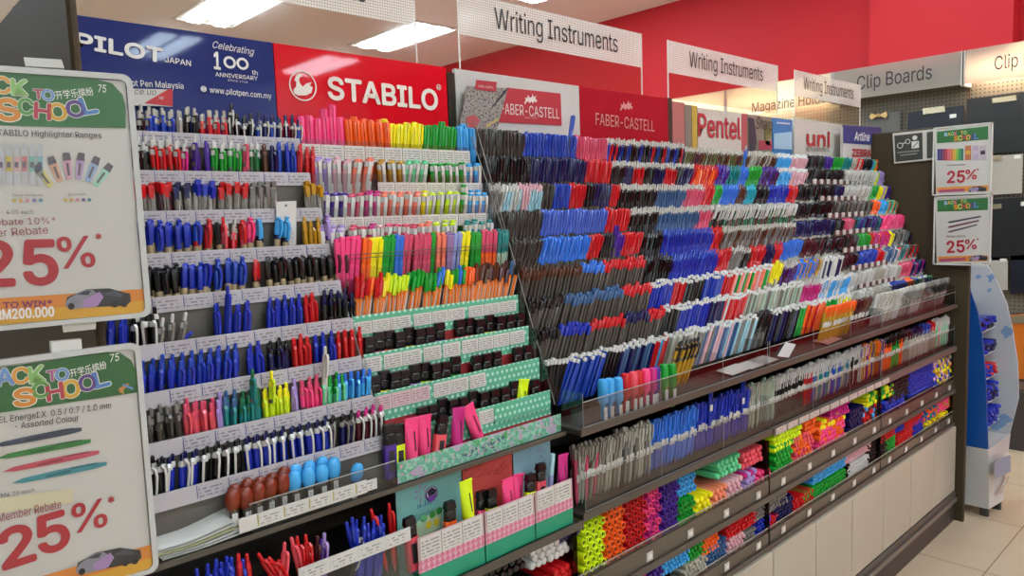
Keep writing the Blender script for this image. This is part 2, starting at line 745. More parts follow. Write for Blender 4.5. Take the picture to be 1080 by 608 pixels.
t, a, b = strip_header(HP, 704.5, 709, 1.945, ZB0, '#4a4138', 'narrow dark post between the red header and the pink panel')
t, a, b = strip_header(HP, 709.5, 722, 1.935, ZB0, '#b4706a', 'narrow faded pink header panel beside the dark post')
t, a, b = strip_header(HP, 722.5, 729.5, 1.93, ZB0, '#857c70', 'narrow grey header strip between pink panel and yellow strip')
t, a, b = strip_header(HP, 730, 735.5, 1.93, ZB0, '#c0a24c', 'narrow yellow header strip left of the white panel')
t, a, b = strip_header(HP, 736, 782, 1.925, ZB0, '#cfc7bb', 'white header board with big rounded red lettering')
g = G()
text(HP, 'Pentel', (736.5, 143.5), (781, 147), (736.8, 120), '#b5313b', g, .035)
mk('lettering', g, t)
t, a, b = strip_header(HP, 782.5, 788, 1.925, ZB0, '#b25c5e', 'narrow dusky pink header strip right of the red lettering')
t, a, b = strip_header(HP, 788.5, 814, 1.925, ZB0, '#8f8779', 'grey header poster with handwritten lettering and a plant')
g = G()
text(HP, 'Sharp', (797, 136), (815, 138), (797, 123), '#2e2a26', g, -.01, shear=.3)
mk('lettering', g, t)
g = G()
poly(HP, [(789.5, 124), (795, 125), (798, 150), (796, 160), (790, 160)], '#3c3644', None, '', .0014, g=g)
poly(HP, [(806, 138), (811, 131), (814, 142), (811, 146), (812, 154), (807, 152)], '#6f6a3c', None, '', .0014, g=g)
poly(HP, [(800, 148), (814, 149), (814, 158), (800, 158)], '#a53a4c', None, '', .0014, g=g)
mk('picture', g, t)
t, a, b = strip_header(HP, 815, 835.5, 1.925, ZB0, '#3f7fb8', 'blue header poster with a pale sky picture')
g = G()
poly(HP, [(816, 141), (835, 139), (835, 158), (816, 157)], '#9fc0d4', None, '', .0014, g=g)
poly(HP, [(819, 129), (833, 130), (833, 131.4), (819, 130.4)], '#c9d8e2', None, '', .0014, g=g)
mk('picture', g, t)
t, a, b = strip_header(HP, 837.5, 888, 1.935, ZB0, '#cbc5bb', 'white header board with small red lettering and grey subtitle')
g = G()
text(HP, 'uni', (851, 153.4), (875, 154.4), (851, 138), '#b03034', g, .035)
text(HP, 'MITSUBISHI PENCIL', (851, 159.8), (874.5, 160), (851, 155.4), '#4b4642', g, .01)
mk('lettering', g, t)
HQ = Plane((0, -.052, 0), (1, 0, 0))
t, a, b = strip_header(HQ, 889, 929.5, 1.912, ZB0, '#c9c2ba', 'white header board with a dark blue upper half at the far end', y=-.05)
g = G()
poly(HQ, [(889.3, 132), (929.2, 134.6), (929.2, 153.5), (889.3, 151)], '#333875', None, '', .0006, g=g)
mk('blue_band', g, t)
g = G()
text(HQ, 'Artline', (901, 148), (917, 149), (901, 139), '#dcd8d8', g, .03, shear=.2, off=.0012)
text(HQ, 'ZEBRA', (899, 165), (918.5, 165.3), (899, 157.5), '#b32c36', g, .05)
mk('lettering', g, t)

# header illustration card and the small test card
t = thing('product_leaflet', (1.30, -.03, 1.79), 'grey doodle-covered card with a red tab leaning on the white header', 'leaflet')
LP = Plane((1.3, -.03, 1.85), (1, 0, 0))
n = NT('doodle print', .5)
x, y, z = n.xyz('Object')
nz = n.noise(n.comb(x, z), 170., 3.)
cc = n.mix(n.noise(n.comb(x, z), 40., 1.), '#9a9388', '#8a8076')
MDOOD = n.color(n.mix(n.m1('GREATER_THAN', nz, .56), cc, '#4b3f45'))
g = G()
q = [LP.loc(*p) for p in [(492.4, 90.8), (535.8, 93), (524, 138), (484.5, 134)]]
g.prism([LP.at(a, b) for a, b in q], (0, .002, 0), MDOOD)
mk('card', g, t)
g = G()
poly(LP, [(501.5, 84.3), (523.7, 86.5), (522.5, 97), (500.5, 94.3)], '#ad1f2b', None, '', .0016, g=g)
text(LP, 'FABER-CASTELL', (504, 92), (520, 93.6), (504, 89.8), '#e0cfc8', g, off=.002)
mk('red_tab', g, t)
g = G()
poly(LP, [(536.5, 91.6), (533, 98), (518, 115), (516.5, 116), (519, 112), (531, 96)], '#23262e', None, '', .0018, g=g)
poly(LP, [(491, 124), (500, 121), (506, 127), (502, 135), (493, 135)], '#b04a4a', None, '', .0018, g=g)
poly(LP, [(512, 132), (526, 124), (526, 126), (513, 135)], '#c2a86a', None, '', .0018, g=g)
mk('pen_picture', g, t)

t = thing('test_card', (.44, -.03, 1.79), 'small white scribbled test card with a red corner, under the blue header', 'card')
TP = Plane((.44, -.035, 1.85), (1, 0, 0))
g = G()
q = [TP.loc(*p) for p in [(138, 93.5), (182, 94.5), (182, 112.5), (138, 111)]]
g.prism([TP.at(a, b) for a, b in q], (0, .002, 0), pm('#cfc9c1', .5))
mk('card', g, t)
g = G()
poly(TP, [(152, 109), (177, 94.3), (182, 94.5), (182, 112.3)], '#c3242a', None, '', .0006, g=g)
text(TP, 'ce uo', (142, 99.5), (165, 100.5), (142.2, 94.5), '#55504c', g, off=.0008, shear=.3)
text(TP, 'up', (167.5, 104.5), (172.5, 104.7), (167.6, 101.8), '#e6d8d2', g, off=.001)
mk('print', g, t)

# ================================================================== SIGN PANES ON TOP
n = NT('perforated white print', .5, .3)
x, y, z = n.xyz('Object')
fx = n.m1('FRACT', n.m1('DIVIDE', x, .0068))
fz = n.m1('FRACT', n.m1('DIVIDE', z, .0068))
fy = n.m1('FRACT', n.m1('DIVIDE', y, .0068))
hole = n.m1('MAXIMUM', n.m1('LESS_THAN', fx, .26), n.m1('LESS_THAN', fz, .26))
tr = n.t.nodes.new('ShaderNodeBsdfTransparent')
mx = n.t.nodes.new('ShaderNodeMixShader')
n.b.inputs['Base Color'].default_value = lin('#e9e3da')
n.t.links.new(n.m1('MULTIPLY_ADD', hole, .42, .12), mx.inputs[0])
n.t.links.new(n.b.outputs[0], mx.inputs[1])
n.t.links.new(tr.outputs[0], mx.inputs[2])
n.t.links.new(mx.outputs[0], n.t.nodes['Material Output'].inputs[0])
PERF = n.m

SP = Plane((0, 0, 0), (1, 0, 0))
bl, br, bt = SP.loc(521, 30.5), SP.loc(650.5, 55.5), SP.loc(520.6, 12.8)
bz = (bl[1] + br[1]) / 2
bl, br, bt = (bl[0], bz), (br[0], bz), (bl[0], bz + .058)
for k, (x0, x1, where) in enumerate(((.335, 1.142, 'over the blue and swan headers, cut off by the top edge'), (1.283, 2.078, 'over the white and dark red headers'),
                                     (2.23, 3.024, 'over the white header with rounded red lettering'), (3.18, 3.885, 'over the far white header, nearest the back wall'))):
    t = thing('topper_sign', ((x0 + x1) / 2, 0, 1.944), 'clear dotted sign ' + where, 'sign', 'writing signs on the shelf top')
    g = G()
    g.box(x0, x1, -.0015, .0015, 1.944, 2.145, acrylic('sign', '#f6efe9', .05))
    mk('pane', g, t)
    g = G()
    for xx in (x0, x1):
        g.box(xx - .0012, xx + .0012, -.002, .002, 1.944, 2.145, pm('#e2ddd2', .2))
    mk('edge', g, t)
    g = G()
    g.add([(x0, -.003, 2.033), (x1, -.003, 2.033), (x1, -.003, 2.144), (x0, -.003, 2.144)], [(0, 1, 2, 3)], PERF)
    mk('dotted_band', g, t)
    d = x0 - 1.283
    if k == 3:
        d -= .05
    g = G()
    text(SP, 'Writing Instruments', (bl[0] + d, bl[1]), (br[0] + d, br[1]), (bt[0] + d, bt[1]), '#1d1b1a', g, -.004, off=.005, local=True)
    mk('lettering', g, t)

# ================================================================== BACK WALL DISPLAY
n = NT('grey pegboard', .5, .3)
x, y, z = n.xyz('Object')
fy = n.m1('SUBTRACT', n.m1('FRACT', n.m1('DIVIDE', y, .025)), .5)
fz = n.m1('SUBTRACT', n.m1('FRACT', n.m1('DIVIDE', z, .025)), .5)
dd = n.m1('ADD', n.m1('MULTIPLY', fy, fy), n.m1('MULTIPLY', fz, fz))
PEG = n.color(n.mix(n.m1('LESS_THAN', dd, .035), '#665e50', '#2d2822'))
n = NT('white lattice sign', .4, .3)
x, y, z = n.xyz('Object')
fy = n.m1('FRACT', n.m1('DIVIDE', y, .012))
fz = n.m1('FRACT', n.m1('DIVIDE', z, .012))
gr = n.m1('MAXIMUM', n.m1('LESS_THAN', fy, .25), n.m1('LESS_THAN', fz, .25))
n.color(n.mix(gr, '#cfc8bd', '#b3ab9f'))
tl = n.t.nodes.new('ShaderNodeBsdfTranslucent')
tl.inputs[0].default_value = lin('#e8e2d6')
mx = n.t.nodes.new('ShaderNodeMixShader')
mx.inputs[0].default_value = .65
n.t.links.new(n.b.outputs[0], mx.inputs[1])
n.t.links.new(tl.outputs[0], mx.inputs[2])
n.t.links.new(mx.outputs[0], n.t.nodes['Material Output'].inputs[0])
LATT = n.m
XW = XB - .03
WTUBE = emis('wall display tube', '#fff2da', 170.)
FX = 5.44
FP = Plane((FX, 0, 0), (0, -1, 0))


def fpt(u, v):
    p = atp(u, v, 0, FX)
    return p.y, p.z


ftop = (fpt(878, 77)[1] + fpt(1016, 53)[1]) / 2
fbot = (fpt(916, 102.6)[1] + fpt(1075, 80.8)[1]) / 2
joint = fpt(1016, 60)[0]
lend = fpt(877.5, 90)[0]
bays = [('Clip Boards', joint + .004, lend, (904, 94.9), (983, 83), (904, 80.5), 'pegboard display bay of clip boards behind the far end panel', None),
        ('Clip Boards', joint - .90, joint - .004, (1049, 74), (1128, 62), (1049, 59.5), 'pegboard display bay of clip boards at the edge of the photo', (joint - .80, joint - .06)),
        ('Magazine Holder', lend + .004, lend + .86, (793.5, 118.5), (876, 107.3), (793.5, 108.5), 'pegboard display bay with a glowing magazine sign above the far headers', (lend + .06, lend + .84)),
        ('Stamp Ink', lend + .864, lend + 1.72, (728, 127), (760, 122.5), (728, 118.5), 'pegboard display bay with a glowing sign behind the lettered header', (lend + .88, lend + 1.6))]
for s, y0, y1, pl_, pr_, pt_, lb, tube in bays:
    t = thing('pegboard_bay', (XW, (y0 + y1) / 2, 0), lb, 'display bay', 'pegboard bays on the back wall')
    g = G()
    g.box(XW - .012, XW, y0, y1, .0, 2.50, PEG)
    mk('pegboard', g, t)
    g = G()
    g.box(FX, FX + .004, y0, y1, fbot, ftop, LATT)
    f = mk('fascia_panel', g, t)
    g = G()
    text(FP, s, pl_, pr_, pt_, '#2a2826', g, -.004, off=.003)
    mk('lettering', g, f)
    for ya in (y0, y1 - .008):
        g = G()
        g.box(FX - .004, XW - .012, ya, ya + .008, fbot - .01, ftop, pm('#b9b2a8', .4))
        mk('bracket', g, t)
    if tube:
        g = G()
        g.tube([(FX + .07, tube[0], (fbot + ftop) / 2 - .02), (FX + .07, tube[1], (fbot + ftop) / 2 - .02)], .014, WTUBE, 8)
        mk('tube', g, t)
        g = G()
        g.box(FX + .005, XW - .013, y0 + .009, y1 - .009, ftop - .006, ftop - .002, pm('#d8d2c8', .4))
        mk('added_tube_baffle', g, t)  # added board, keeps the tube light from spilling up the red wall
    if s == 'Clip Boards':
        g = G()
        g.box(XW - .30, XW - .013, y0, y1, 0, .38, pm('#4a443d', .4))
        g.box(XW - .32, XW - .30, y0, y1, .0, .37, pm('#3d3833', .4))
        mk('base_deck', g, t)

CB = Plane((XW - .04, 0, 0), (0, -1, 0))


def clipboard(q, hexc, label, clip=None, price=None, clipc='#cdbfa0', d=.006):
    pts = [CB.loc(*p) for p in q]
    c = CB.at(sum(p[0] for p in pts) / 4, min(p[1] for p in pts))
    t = thing('clipboard', (c.x, c.y, c.z), label, 'clipboard', 'clip boards hung on the back wall')
    g = G()
    g.prism([CB.at(a, b, d) for a, b in pts], (d, 0, 0), pm(hexc, .4))
    mk('board', g, t)
    if clip:
        g = G()
        k = [CB.loc(*p) for p in clip]
        g.prism([CB.at(a, b, d + .010) for a, b in k], (.010, 0, 0), pm(clipc, .25, .7))
        k2 = [(a, b + .012) for a, b in k[:2]] + [(a, b + .010) for a, b in k[:2]][::-1]
        mk('clip', g, t)
    if price:
        g = G()
        poly(CB, price, '#d9d4cc', None, '', d + .002, g=g)
        mk('price_tag', g, t)
    return t


clipboard([(958, 119), (1017, 111), (1017, 134), (957, 141)], '#16171f', 'dark navy board with a brass clip, topmost beside the white notice frame', [(974, 114.5), (997, 112), (997.5, 118), (974.5, 121)], [(1002, 121), (1009, 120), (1009, 124), (1002, 125)])
clipboard([(1020, 105), (1092, 95), (1092, 160), (1020, 163)], '#161716', 'large black board with a brass clip at the photo edge', [(1047, 104), (1072, 100.5), (1072.5, 106), (1047.5, 109)])
clipboard([(1040, 166), (1079, 162), (1078, 204), (1040, 206)], '#a39b8e', 'pale grey board with a brass clip beside the upper small poster', [(1046, 164.5), (1057, 163.5), (1057, 168.5), (1046, 169.5)], [(1070, 164), (1077, 163.4), (1077, 167), (1070, 167.6)])
clipboard([(1042, 211), (1092, 207), (1092, 274), (1042, 275)], '#151616', 'black board with a brass clip beside the lower small poster', [(1044, 216), (1057, 215), (1057, 220), (1044, 221)], [(1077, 213), (1083, 212.5), (1083, 217), (1077, 217.5)])
clipboard([(1019, 273), (1063, 271), (1063, 306), (1019, 307)], '#a8a196', 'pale grey board with a white tag below the lower small poster', None, [(1055, 273), (1062, 272.7), (1062, 276), (1055, 276.3)])
clipboard([(1066, 270), (1095, 268), (1095, 309), (1066, 310)], '#121623', 'navy board in the bottom row at the photo edge')
clipboard([(1052, 334), (1092, 330), (1092, 401), (1052, 398)], '#c96a1c', 'orange board with a brass clip leaning below the grey board', [(1061, 334), (1081, 332), (1081, 341), (1061, 342)], None, '#c9b896')
clipboard([(915, 122), (950, 117), (950, 141), (915, 143)], '#57524b', 'grey patterned board behind the far header with a gold bow', None)
t = thing('gift_bow', tuple(CB.at(*CB.loc(928, 127), .03)), 'small gold ribbon bow on the grey patterned board', 'bow')
g = G()
for s in (-1, 1):
    a = CB.loc(928, 122)
    c = CB.at(a[0], a[1], .03)
    g.prism([c, c + Vector((0, s * .05, .02)), c + Vector((0, s * .06, -.005)), c + Vector((0, s * .045, -.025))], (.012, 0, 0), pm('#c9a468', .4))
mk('loop', g, t)
g = G()
c = CB.at(*CB.loc(928, 122), .032)
g.bbox(c.x - .008, c.x + .008, c.y - .012, c.y + .012, c.z - .012, c.z + .012, pm('#b48d50', .4), .004)
mk('knot', g, t)

# ================================================================== NOTICE AND SMALL POSTERS ON THE FAR END PANEL
EP = Plane((3.9, 0, 0), (0, -1, 0))
t = thing('notice_frame', tuple(EP.at(*EP.loc(965, 172), .006)), 'white framed notice with two dark cards on the far end panel', 'notice')


def pane(pl, q, hexc, name, parent, d0, d1):
    g = G()
    pts = [pl.loc(*p) for p in q]
    g.prism([pl.at(a, b, d1) for a, b in pts], -pl.n * (d1 - d0), pm(hexc, .35))
    return mk(name, g, parent)


pane(EP, [(941.8, 140.8), (988, 136), (987.6, 168.3), (943.6, 172.8)], '#c9c3b8', 'frame', t, .001, .006)
pane(EP, [(943.8, 143.3), (973.3, 140), (973.8, 168), (945, 171)], '#3c3c36', 'card', t, .006, .007)
pane(EP, [(978, 139.6), (988, 138.4), (987.6, 166.2), (978, 167.3)], '#4a4942', 'card', t, .006, .007)
g = G()
disc(EP, (950, 153.7), .014, '#d6d1c6', g, .0085, 20, 1, .0105)
disc(EP, (958, 149.5), .012, '#d6d1c6', g, .0085, 20, 1, .009)
poly(EP, [(952.2, 151.5), (956.2, 149.8), (956.2, 150.8), (952.2, 152.6)], '#d6d1c6', None, '', .0085, g=g)
disc(EP, (965.5, 145.5), .011, '#d6d1c6', g, .0085)
poly(EP, [(962, 149.5), (969.8, 148.7), (970, 156), (962.2, 157)], '#d6d1c6', None, '', .0085, g=g)
poly(EP, [(963, 155.5), (968.5, 149.8), (969, 150.5), (963.5, 156.2)], '#4a4942', None, '', .009, g=g)
for a, b in ((947, 970), (950, 968)):
    poly(EP, [(a, 160.6 + (a - 947)), (b, 158.4 + (a - 947)), (b, 159.6 + (a - 947)), (a, 161.8 + (a - 947))], '#8f8a7f', None, '', .0085, g=g)
mk('print', g, t)


def letters(pl, L, g, off=.0018, outline='#f2ece0'):
    """L: (char, baseline-left px, baseline-right px, top px, colour)"""
    for ch, a, b, c, h in L:
        if outline:
            text(pl, ch, a, b, c, outline, g, .10, off=off)
        text(pl, ch, a, b, c, h, g, .055, off=off + .0004)


BTS = [('S', '#d98a2e'), ('C', '#5f9a4a'), ('H', '#b8384a'), ('O', '#d9a52e'), ('O', '#5a3f86'), ('L', '#4f7fc0')]


def mini_car(pl, x, y, s, g, off, sl=0.):
    P = lambda pts: [(x + a * s, y + b * s + sl * a * s) for a, b in pts]
    poly(pl, P([(2, -6), (22, -13), (46, -13), (68, -6), (69, 2), (64, 6), (6, 6), (0, 1)]), '#2c2b30', None, '', off, g=g)
    poly(pl, P([(0, 0), (4, -5), (12, -9), (20, -12), (28, -12.5), (34, -8), (32, 6), (6, 7), (0, 4)]), '#8d8892', None, '', off + .0003, g=g)
    poly(pl, P([(12, -8), (20, -11.4), (27, -11.6), (24, -7)]), '#3a3d48', None, '', off + .0005, g=g)
    poly(pl, P([(17, -1), (36, -10), (40, -4), (34, 5), (20, 6)]), '#a883b4', None, '', off + .0005, g=g)
    poly(pl, P([(38, -7), (52, -11), (62, -5), (58, -3)]), '#4a4a54', None, '', off + .0005, g=g)
    for cx_ in (6, 52, 62):
        poly(pl, P([(cx_ + 3.6 * math.cos(k * pi / 5), 4 + 3.6 * math.sin(k * pi / 5)) for k in range(10)]), '#17171a', None, '', off + .0007, g=g)


def small_poster(tl, tr, br, bl, label, hd, bar, upper):
    c = EP.at(*EP.loc((bl[0] + br[0]) / 2, bl[1]), .02)
    t = thing('poster_holder', tuple(c), label, 'poster', 'sale posters in clear holders')
    pane(EP, [tl, tr, br, bl], '#c8c2ba', 'sheet', t, .022, .024)
    g = G()
    q = [EP.loc(*p) for p in (tl, tr, br, bl)]
    a0, b0 = min(p[0] for p in q) - .004, min(p[1] for p in q) - .004
    a1, b1 = max(p[0] for p in q) + .004, max(p[1] for p in q) + .004
    for A0, A1, B0, B1 in ((a0, a1, b0, b0 + .006), (a0, a1, b1 - .006, b1), (a0, a0 + .006, b0, b1), (a1 - .006, a1, b0, b1)):
        p, r = EP.at(A0, B0, .019), EP.at(A1, B1, .028)
        g.box(min(p.x, r.x), max(p.x, r.x), min(p.y, r.y), max(p.y, r.y), min(p.z, r.z), max(p.z, r.z), pm('#d8d4ca', .2))
    mk('holder_rim', g, t)
    g = G()
    p = EP.at(a0 + .03, b0 + .12, .012)
    g.box(3.885, 3.9, p.y - .02, p.y + .02, b0 + .10, b0 + .16, pm('#d8d4ca', .3))
    mk('clip', g, t)
    g = G()
    poly(EP, hd, '#2f6a35', None, '', .025, g=g)
    y0 = hd[0][1]
    for i, (ch, h) in enumerate(BTS):
        xx = 1008 + 4.3 * i
        yy = y0 + 9.6 - .10 * 4.3 * i
        text(EP, ch, (xx, yy), (xx + 4, yy - .3), (xx, yy - 5), h if h != '#5f9a4a' else '#b7c95a', g, .07, off=.0256)
    for i, ch in enumerate('BACK TO'):
        if ch != ' ':
            xx = 998 + 3.4 * i
            yy = y0 + 4.6 - .1 * 3.4 * i
            text(EP, ch, (xx, yy), (xx + 2.8, yy - .2), (xx, yy - 3.4), ['#9dbfe0', '#e3b45a', '#a9cf7a', '#e0708a'][i % 4], g, .05, off=.0256)
    mk('header_print', g, t)
    g = G()
    poly(EP, bar, '#d98a35', None, '', .025, g=g)
    bx, by = bar[0]
    poly(EP, [(bx + 2, by + 2.5), (bx + 29, by + 1), (bx + 29, by + 4), (bx + 2, by + 5.5)], '#a8486a', None, '', .0254, g=g)
    mini_car(EP, bx + 33, by + 2.8, .28, g, .0256, -.05)
    mk('bottom_print', g, t)
    g = G()
    if upper:
        cols = ['#3a3f7a', '#4a3a6a', '#8a3a5a', '#c03a4a', '#d06a7a', '#d0763a', '#d0a03a', '#8ab04a', '#3f9a5a', '#2f6a5a']
        for i, h in enumerate(cols):
            x0 = 990.5 + i * 2.75
            poly(EP, [(x0, 157.5 - .05 * i), (x0 + 2.6, 157.4 - .05 * i), (x0 + 2.6, 169.4), (x0, 169.6)], h, None, '', .025, g=g)
        for x0, h, k in ((1019.5, '#b86a4a', '#d0a03a'), (1027.5, '#b7a2b4', '#c9b6c6'), (1035, '#b9a9b0', '#3a3440')):
            poly(EP, [(x0, 154.3), (x0 + 6.4, 153.6), (x0 + 6.6, 168.8), (x0, 169.4)], h, None, '', .025, g=g)
            poly(EP, [(x0 + .8, 159.5), (x0 + 5.7, 159), (x0 + 5.8, 163), (x0 + .9, 163.5)], k, None, '', .0254, g=g)
        poly(EP, [(1000, 174), (1020, 173.3), (1020, 174.5), (1000, 175.2)], '#8f8680', None, '', .025, g=g)
        b = 193
    else:
        for i, h in enumerate(('#4a4550', '#6a3a44', '#6a5a60')):
            poly(EP, [(1001, 235 + 5 * i), (1003, 233.5 + 5 * i), (1036 - 2 * i, 227.5 + 4.4 * i), (1036.5 - 2 * i, 229 + 4.4 * i), (1004, 235.4 + 5 * i)], h, None, '', .025, g=g)
        text(EP, 'Member Rebate', (1000, 250.5), (1020, 250), (1000, 248), '#8a5a58', g, off=.025)
        b = 266.3
    text(EP, '25', (1001, b), (1019, b - .8), (1001, b - 12), '#b0252f', g, .045, off=.0252)
    text(EP, '%', (1020, b - 3.6), (1031.5, b - 4), (1020, b - 13.6), '#b0252f', g, .03, off=.0252)
    text(EP, '*', (1032, b - 13), (1034, b - 13), (1032, b - 15), '#b0252f', g, .03, off=.0252)
    mk('print', g, t)


small_poster((987.3, 137), (1046.5, 130.3), (1046, 203.3), (989, 205), 'upper small sale poster on the far end panel with rainbow pencils', [(990, 139.4), (1044, 133.4), (1044, 147.5), (990, 151.5)], [(990, 198), (1044, 195.4), (1044, 201.3), (990, 203.2)], True)
small_poster((988.2, 209), (1045.8, 206.4), (1045.3, 277.4), (989.6, 278.2), 'lower small sale poster on the far end panel with three slim pens', [(990.4, 211.4), (1043.6, 208.6), (1043.6, 221.4), (990.4, 223.4)], [(991, 270.4), (1043.2, 269), (1043.2, 275.2), (991, 276.2)], False)

# ================================================================== BIG SALE POSTERS IN FRONT
a9 = math.radians(9)
P1 = Plane((.308, -.536, 1.45), (math.cos(a9), -math.sin(a9), 0))
P2 = Plane((.312, -.522, 1.2), (math.cos(math.radians(2)), -math.sin(math.radians(2)), 0))
RIMM = acrylic('rim', '#dfe2e0', .22, .12)


def round_rect(a0, a1, b0, b1, r, n=5):
    o = []
    for cx_, cy_, s in ((a1 - r, b1 - r, 0), (a0 + r, b1 - r, 1), (a0 + r, b0 + r, 2), (a1 - r, b0 + r, 3)):
        for k in range(n + 1):
            th = pi / 2 * (s + k / n)
            o.append((cx_ + r * math.cos(th), cy_ + r * math.sin(th)))
    return o


def big_poster(pl, a0, a1, b0, b1, label):
    t = thing('poster_holder', tuple(pl.at((a0 + a1) / 2, b0, 0)), label, 'poster', 'sale posters in clear holders')
    g = G()
    inner = round_rect(a0 + .008, a1 - .008, b0 + .006, b1 - .008, .003, 2)
    g.prism([pl.at(a, b, 0.) for a, b in inner], -pl.n * .001, pm('#cdc7c0', .3))
    mk('sheet', g, t)
    g = G()
    o = round_rect(a0, a1, b0, b1, .012)
    i_ = round_rect(a0 + .007, a1 - .007, b0 + .006, b1 - .007, .008)
    m = len(o)
    vs = [pl.at(a, b, d) for d in (.004, -.004) for a, b in o] + [pl.at(a, b, d) for d in (.004, -.004) for a, b in i_]
    fs = []
    for k in range(m):
        j = (k + 1) % m
        fs += [(k, j, 2 * m + j, 2 * m + k), (m + j, m + k, 3 * m + k, 3 * m + j), (j, k, m + k, m + j), (2 * m + k, 2 * m + j, 3 * m + j, 3 * m + k)]
    g.add(vs, fs, pm('#bfbdb8', .15))
    mk('holder_rim', g, t)
    g = G()
    g.add([pl.at(a, b, .0038) for a, b in i_], [tuple(range(m))], acrylic('front', '#fbfbfa', .035, .08))
    mk('clear_front', g, t)
    return t


def loc_rect(pl, pts):
    q = [pl.loc(*p) for p in pts]
    return q


tr_ = P1.loc(129, 80)
rb_ = P1.loc(156, 334)
b1 = P1.loc(90, 76)[1]
b0 = P1.loc(110, 338.5)[1]
a1_ = P1.loc(150, 215)[0]
t = big_poster(P1, a1_ - .228, a1_, b0, b1, 'upper large sale poster at the near end with pastel highlighters pictured')
# hanger clips
g = G()
for q in ([(25, 60), (65, 62.5), (68, 71.5), (27, 69.5)],):
    k = [P1.loc(*p) for p in q]
    g.prism([P1.at(a, b, -.002) for a, b in k], -P1.n * .012, pm('#c9c6bd', .25))
mk('hanger_clip', g, t)
g = G()
k = [P1.loc(*p) for p in [(65, 338), (102, 334), (101, 347.5), (67, 351)]]
g.prism([P1.at(a, b, -.001) for a, b in k], -P1.n * .012, pm('#c9c6bd', .25))
mk('hanger_clip', g, t)
g = G()
L0, O = -90, .0012
poly(P1, [(L0, 63), (0, 76), (100, 83.3), (118, 88), (129, 100), (132.3, 112), (132.6, 135.3), (60, 134), (0, 132.2), (L0, 128)], '#2c6a30', None, '', O, g=g)
mk('header_print', g, t)
g = G()
letters(P1, [('B', (-38, 94), (-24, 95), (-37, 76), '#7aa0d0'), ('A', (-22, 95.5), (-6, 96.5), (-21, 78), '#6f96cf'), ('C', (-5, 98), (11, 99), (-5, 81), '#dd9a3a'), ('K', (13, 99.8), (29, 101), (12, 84), '#8fc06a'), ('T', (36, 104.5), (45.5, 105), (35.5, 94.5), '#b84a62'), ('O', (44.5, 105.5), (57, 106.5), (44, 94.5), '#7096cc')], g, O + .0003)
letters(P1, [(ch, a, b, c, h) for (ch, h), a, b, c in zip(BTS, ((-1, 127), (19.5, 120), (36.5, 124.5), (53, 126.5), (71, 123), (88.5, 121)), ((21.5, 126.5), (35, 121.5), (53, 126.5), (71, 126.5), (89.5, 123.5), (103, 118.5)), ((-1, 105), (18.5, 103.5), (36, 108), (52.5, 109.5), (70.5, 106.5), (87, 104)))], g, O + .0003)
text(P1, '开学乐缤纷', (59.5, 104.5), (99, 100), (59.5, 96), '#eceae0', g, .02, off=O + .0005)
text(P1, '75', (103.5, 97.5), (112.5, 98), (103.5, 89.5), '#eceae0', g, .01, off=O + .0005, shear=.2)
mk('title_lettering', g, t)
g = G()
text(P1, 'STABILO Highlighter Ranges', (-8, 143), (107, 146), (-8, 136.3), '#4e4a49', g, .012, off=O)
text(P1, 'Swing Cool Pastel', (13, 207.3), (45, 207), (13, 204.8), '#77706c', g, off=O)
text(P1, 'Boss Pastel', (72, 206.6), (91, 206), (72, 204.2), '#77706c', g, off=O)
text(P1, 'UP RM3.00 - 4.00 each', (-36, 226.3), (35.5, 225.7), (-36, 221.8), '#6a605d', g, .004, off=O)
text(P1, 'Member Rebate 10%*', (-62, 240), (59, 236), (-62, 232.5), '#9a4a50', g, off=O)
text(P1, 'Member Rebate', (-40, 252.5), (51, 246.3), (-40, 244), '#9a4a50', g, off=O)
text(P1, '25', (-20, 302), (60.5, 298.3), (-20, 255), '#b0222f', g, .05, off=O)
text(P1, '%', (63.5, 283.5), (100.5, 280.5), (63.5, 250.5), '#b0222f', g, .02, off=O)
text(P1, '*', (101, 252.3), (107, 252.3), (101, 246.3), '#b0222f', g, .03, off=O)
mk('text_print', g, t)
g = G()
PC = ['#b9b0b8', '#c2a850', '#cfa0a0', '#c98080', '#7fb0a4', '#86b4b8']
for i, h in enumerate(PC):
    x0 = -2 + i * 8.2
    poly(P1, [(x0, 154.5), (x0 + 1.5, 151.5), (x0 + 4.5, 151.5), (x0 + 6, 154.5), (x0 + 6.4, 193), (x0 + 4, 196), (x0 + 1.5, 195.5), (x0 + .3, 193)], '#bdbcc0', None, '', O, g=g)
    poly(P1, [(x0 + .2, 165), (x0 + 6, 165), (x0 + 6.2, 181), (x0 + .3, 181)], h, None, '', O + .0003, g=g)
    poly(P1, [(x0 + 1, 171), (x0 + 5, 171), (x0 + 5, 177), (x0 + 1, 177)], '#6c6470', None, '', O + .0005, g=g)
for i, (h, an) in enumerate((('#c9bf72', -38), ('#cf9d84', -22), ('#cf9dae', -7), ('#b798c0', 7), ('#93a8c8', 22), ('#9fcdb4', 36))):
    cx_, cy_ = 77 + i * .3, 226.
    th = math.radians(an)
    R_ = lambda w, r: (cx_ + r * math.sin(th) + w * math.cos(th), cy_ - r * math.cos(th) + w * math.sin(th))
    poly(P1, [R_(-3.2, 37), R_(3.2, 37), R_(4.6, 58), R_(-4.6, 58)], h, None, '', O, g=g)
    poly(P1, [R_(-4.4, 57), R_(4.4, 57), R_(3.4, 65), R_(-3.4, 65)], '#5d545c', None, '', O + .0003, g=g)
    poly(P1, [R_(-1.2, 41), R_(1.2, 41), R_(1.2, 54), R_(-1.2, 54)], '#6c6064', None, '', O + .0003, g=g)
for i, h in enumerate(('#c2a850', '#cf9a5a', '#cf8a9a', '#7f70a0', '#5a8aa0')):
    disc(P1, (15 + 7 * i, 211.5), .0022, h, g, O, 10)
    disc(P1, (69 + 6.3 * i, 211), .0022, h, g, O, 10)
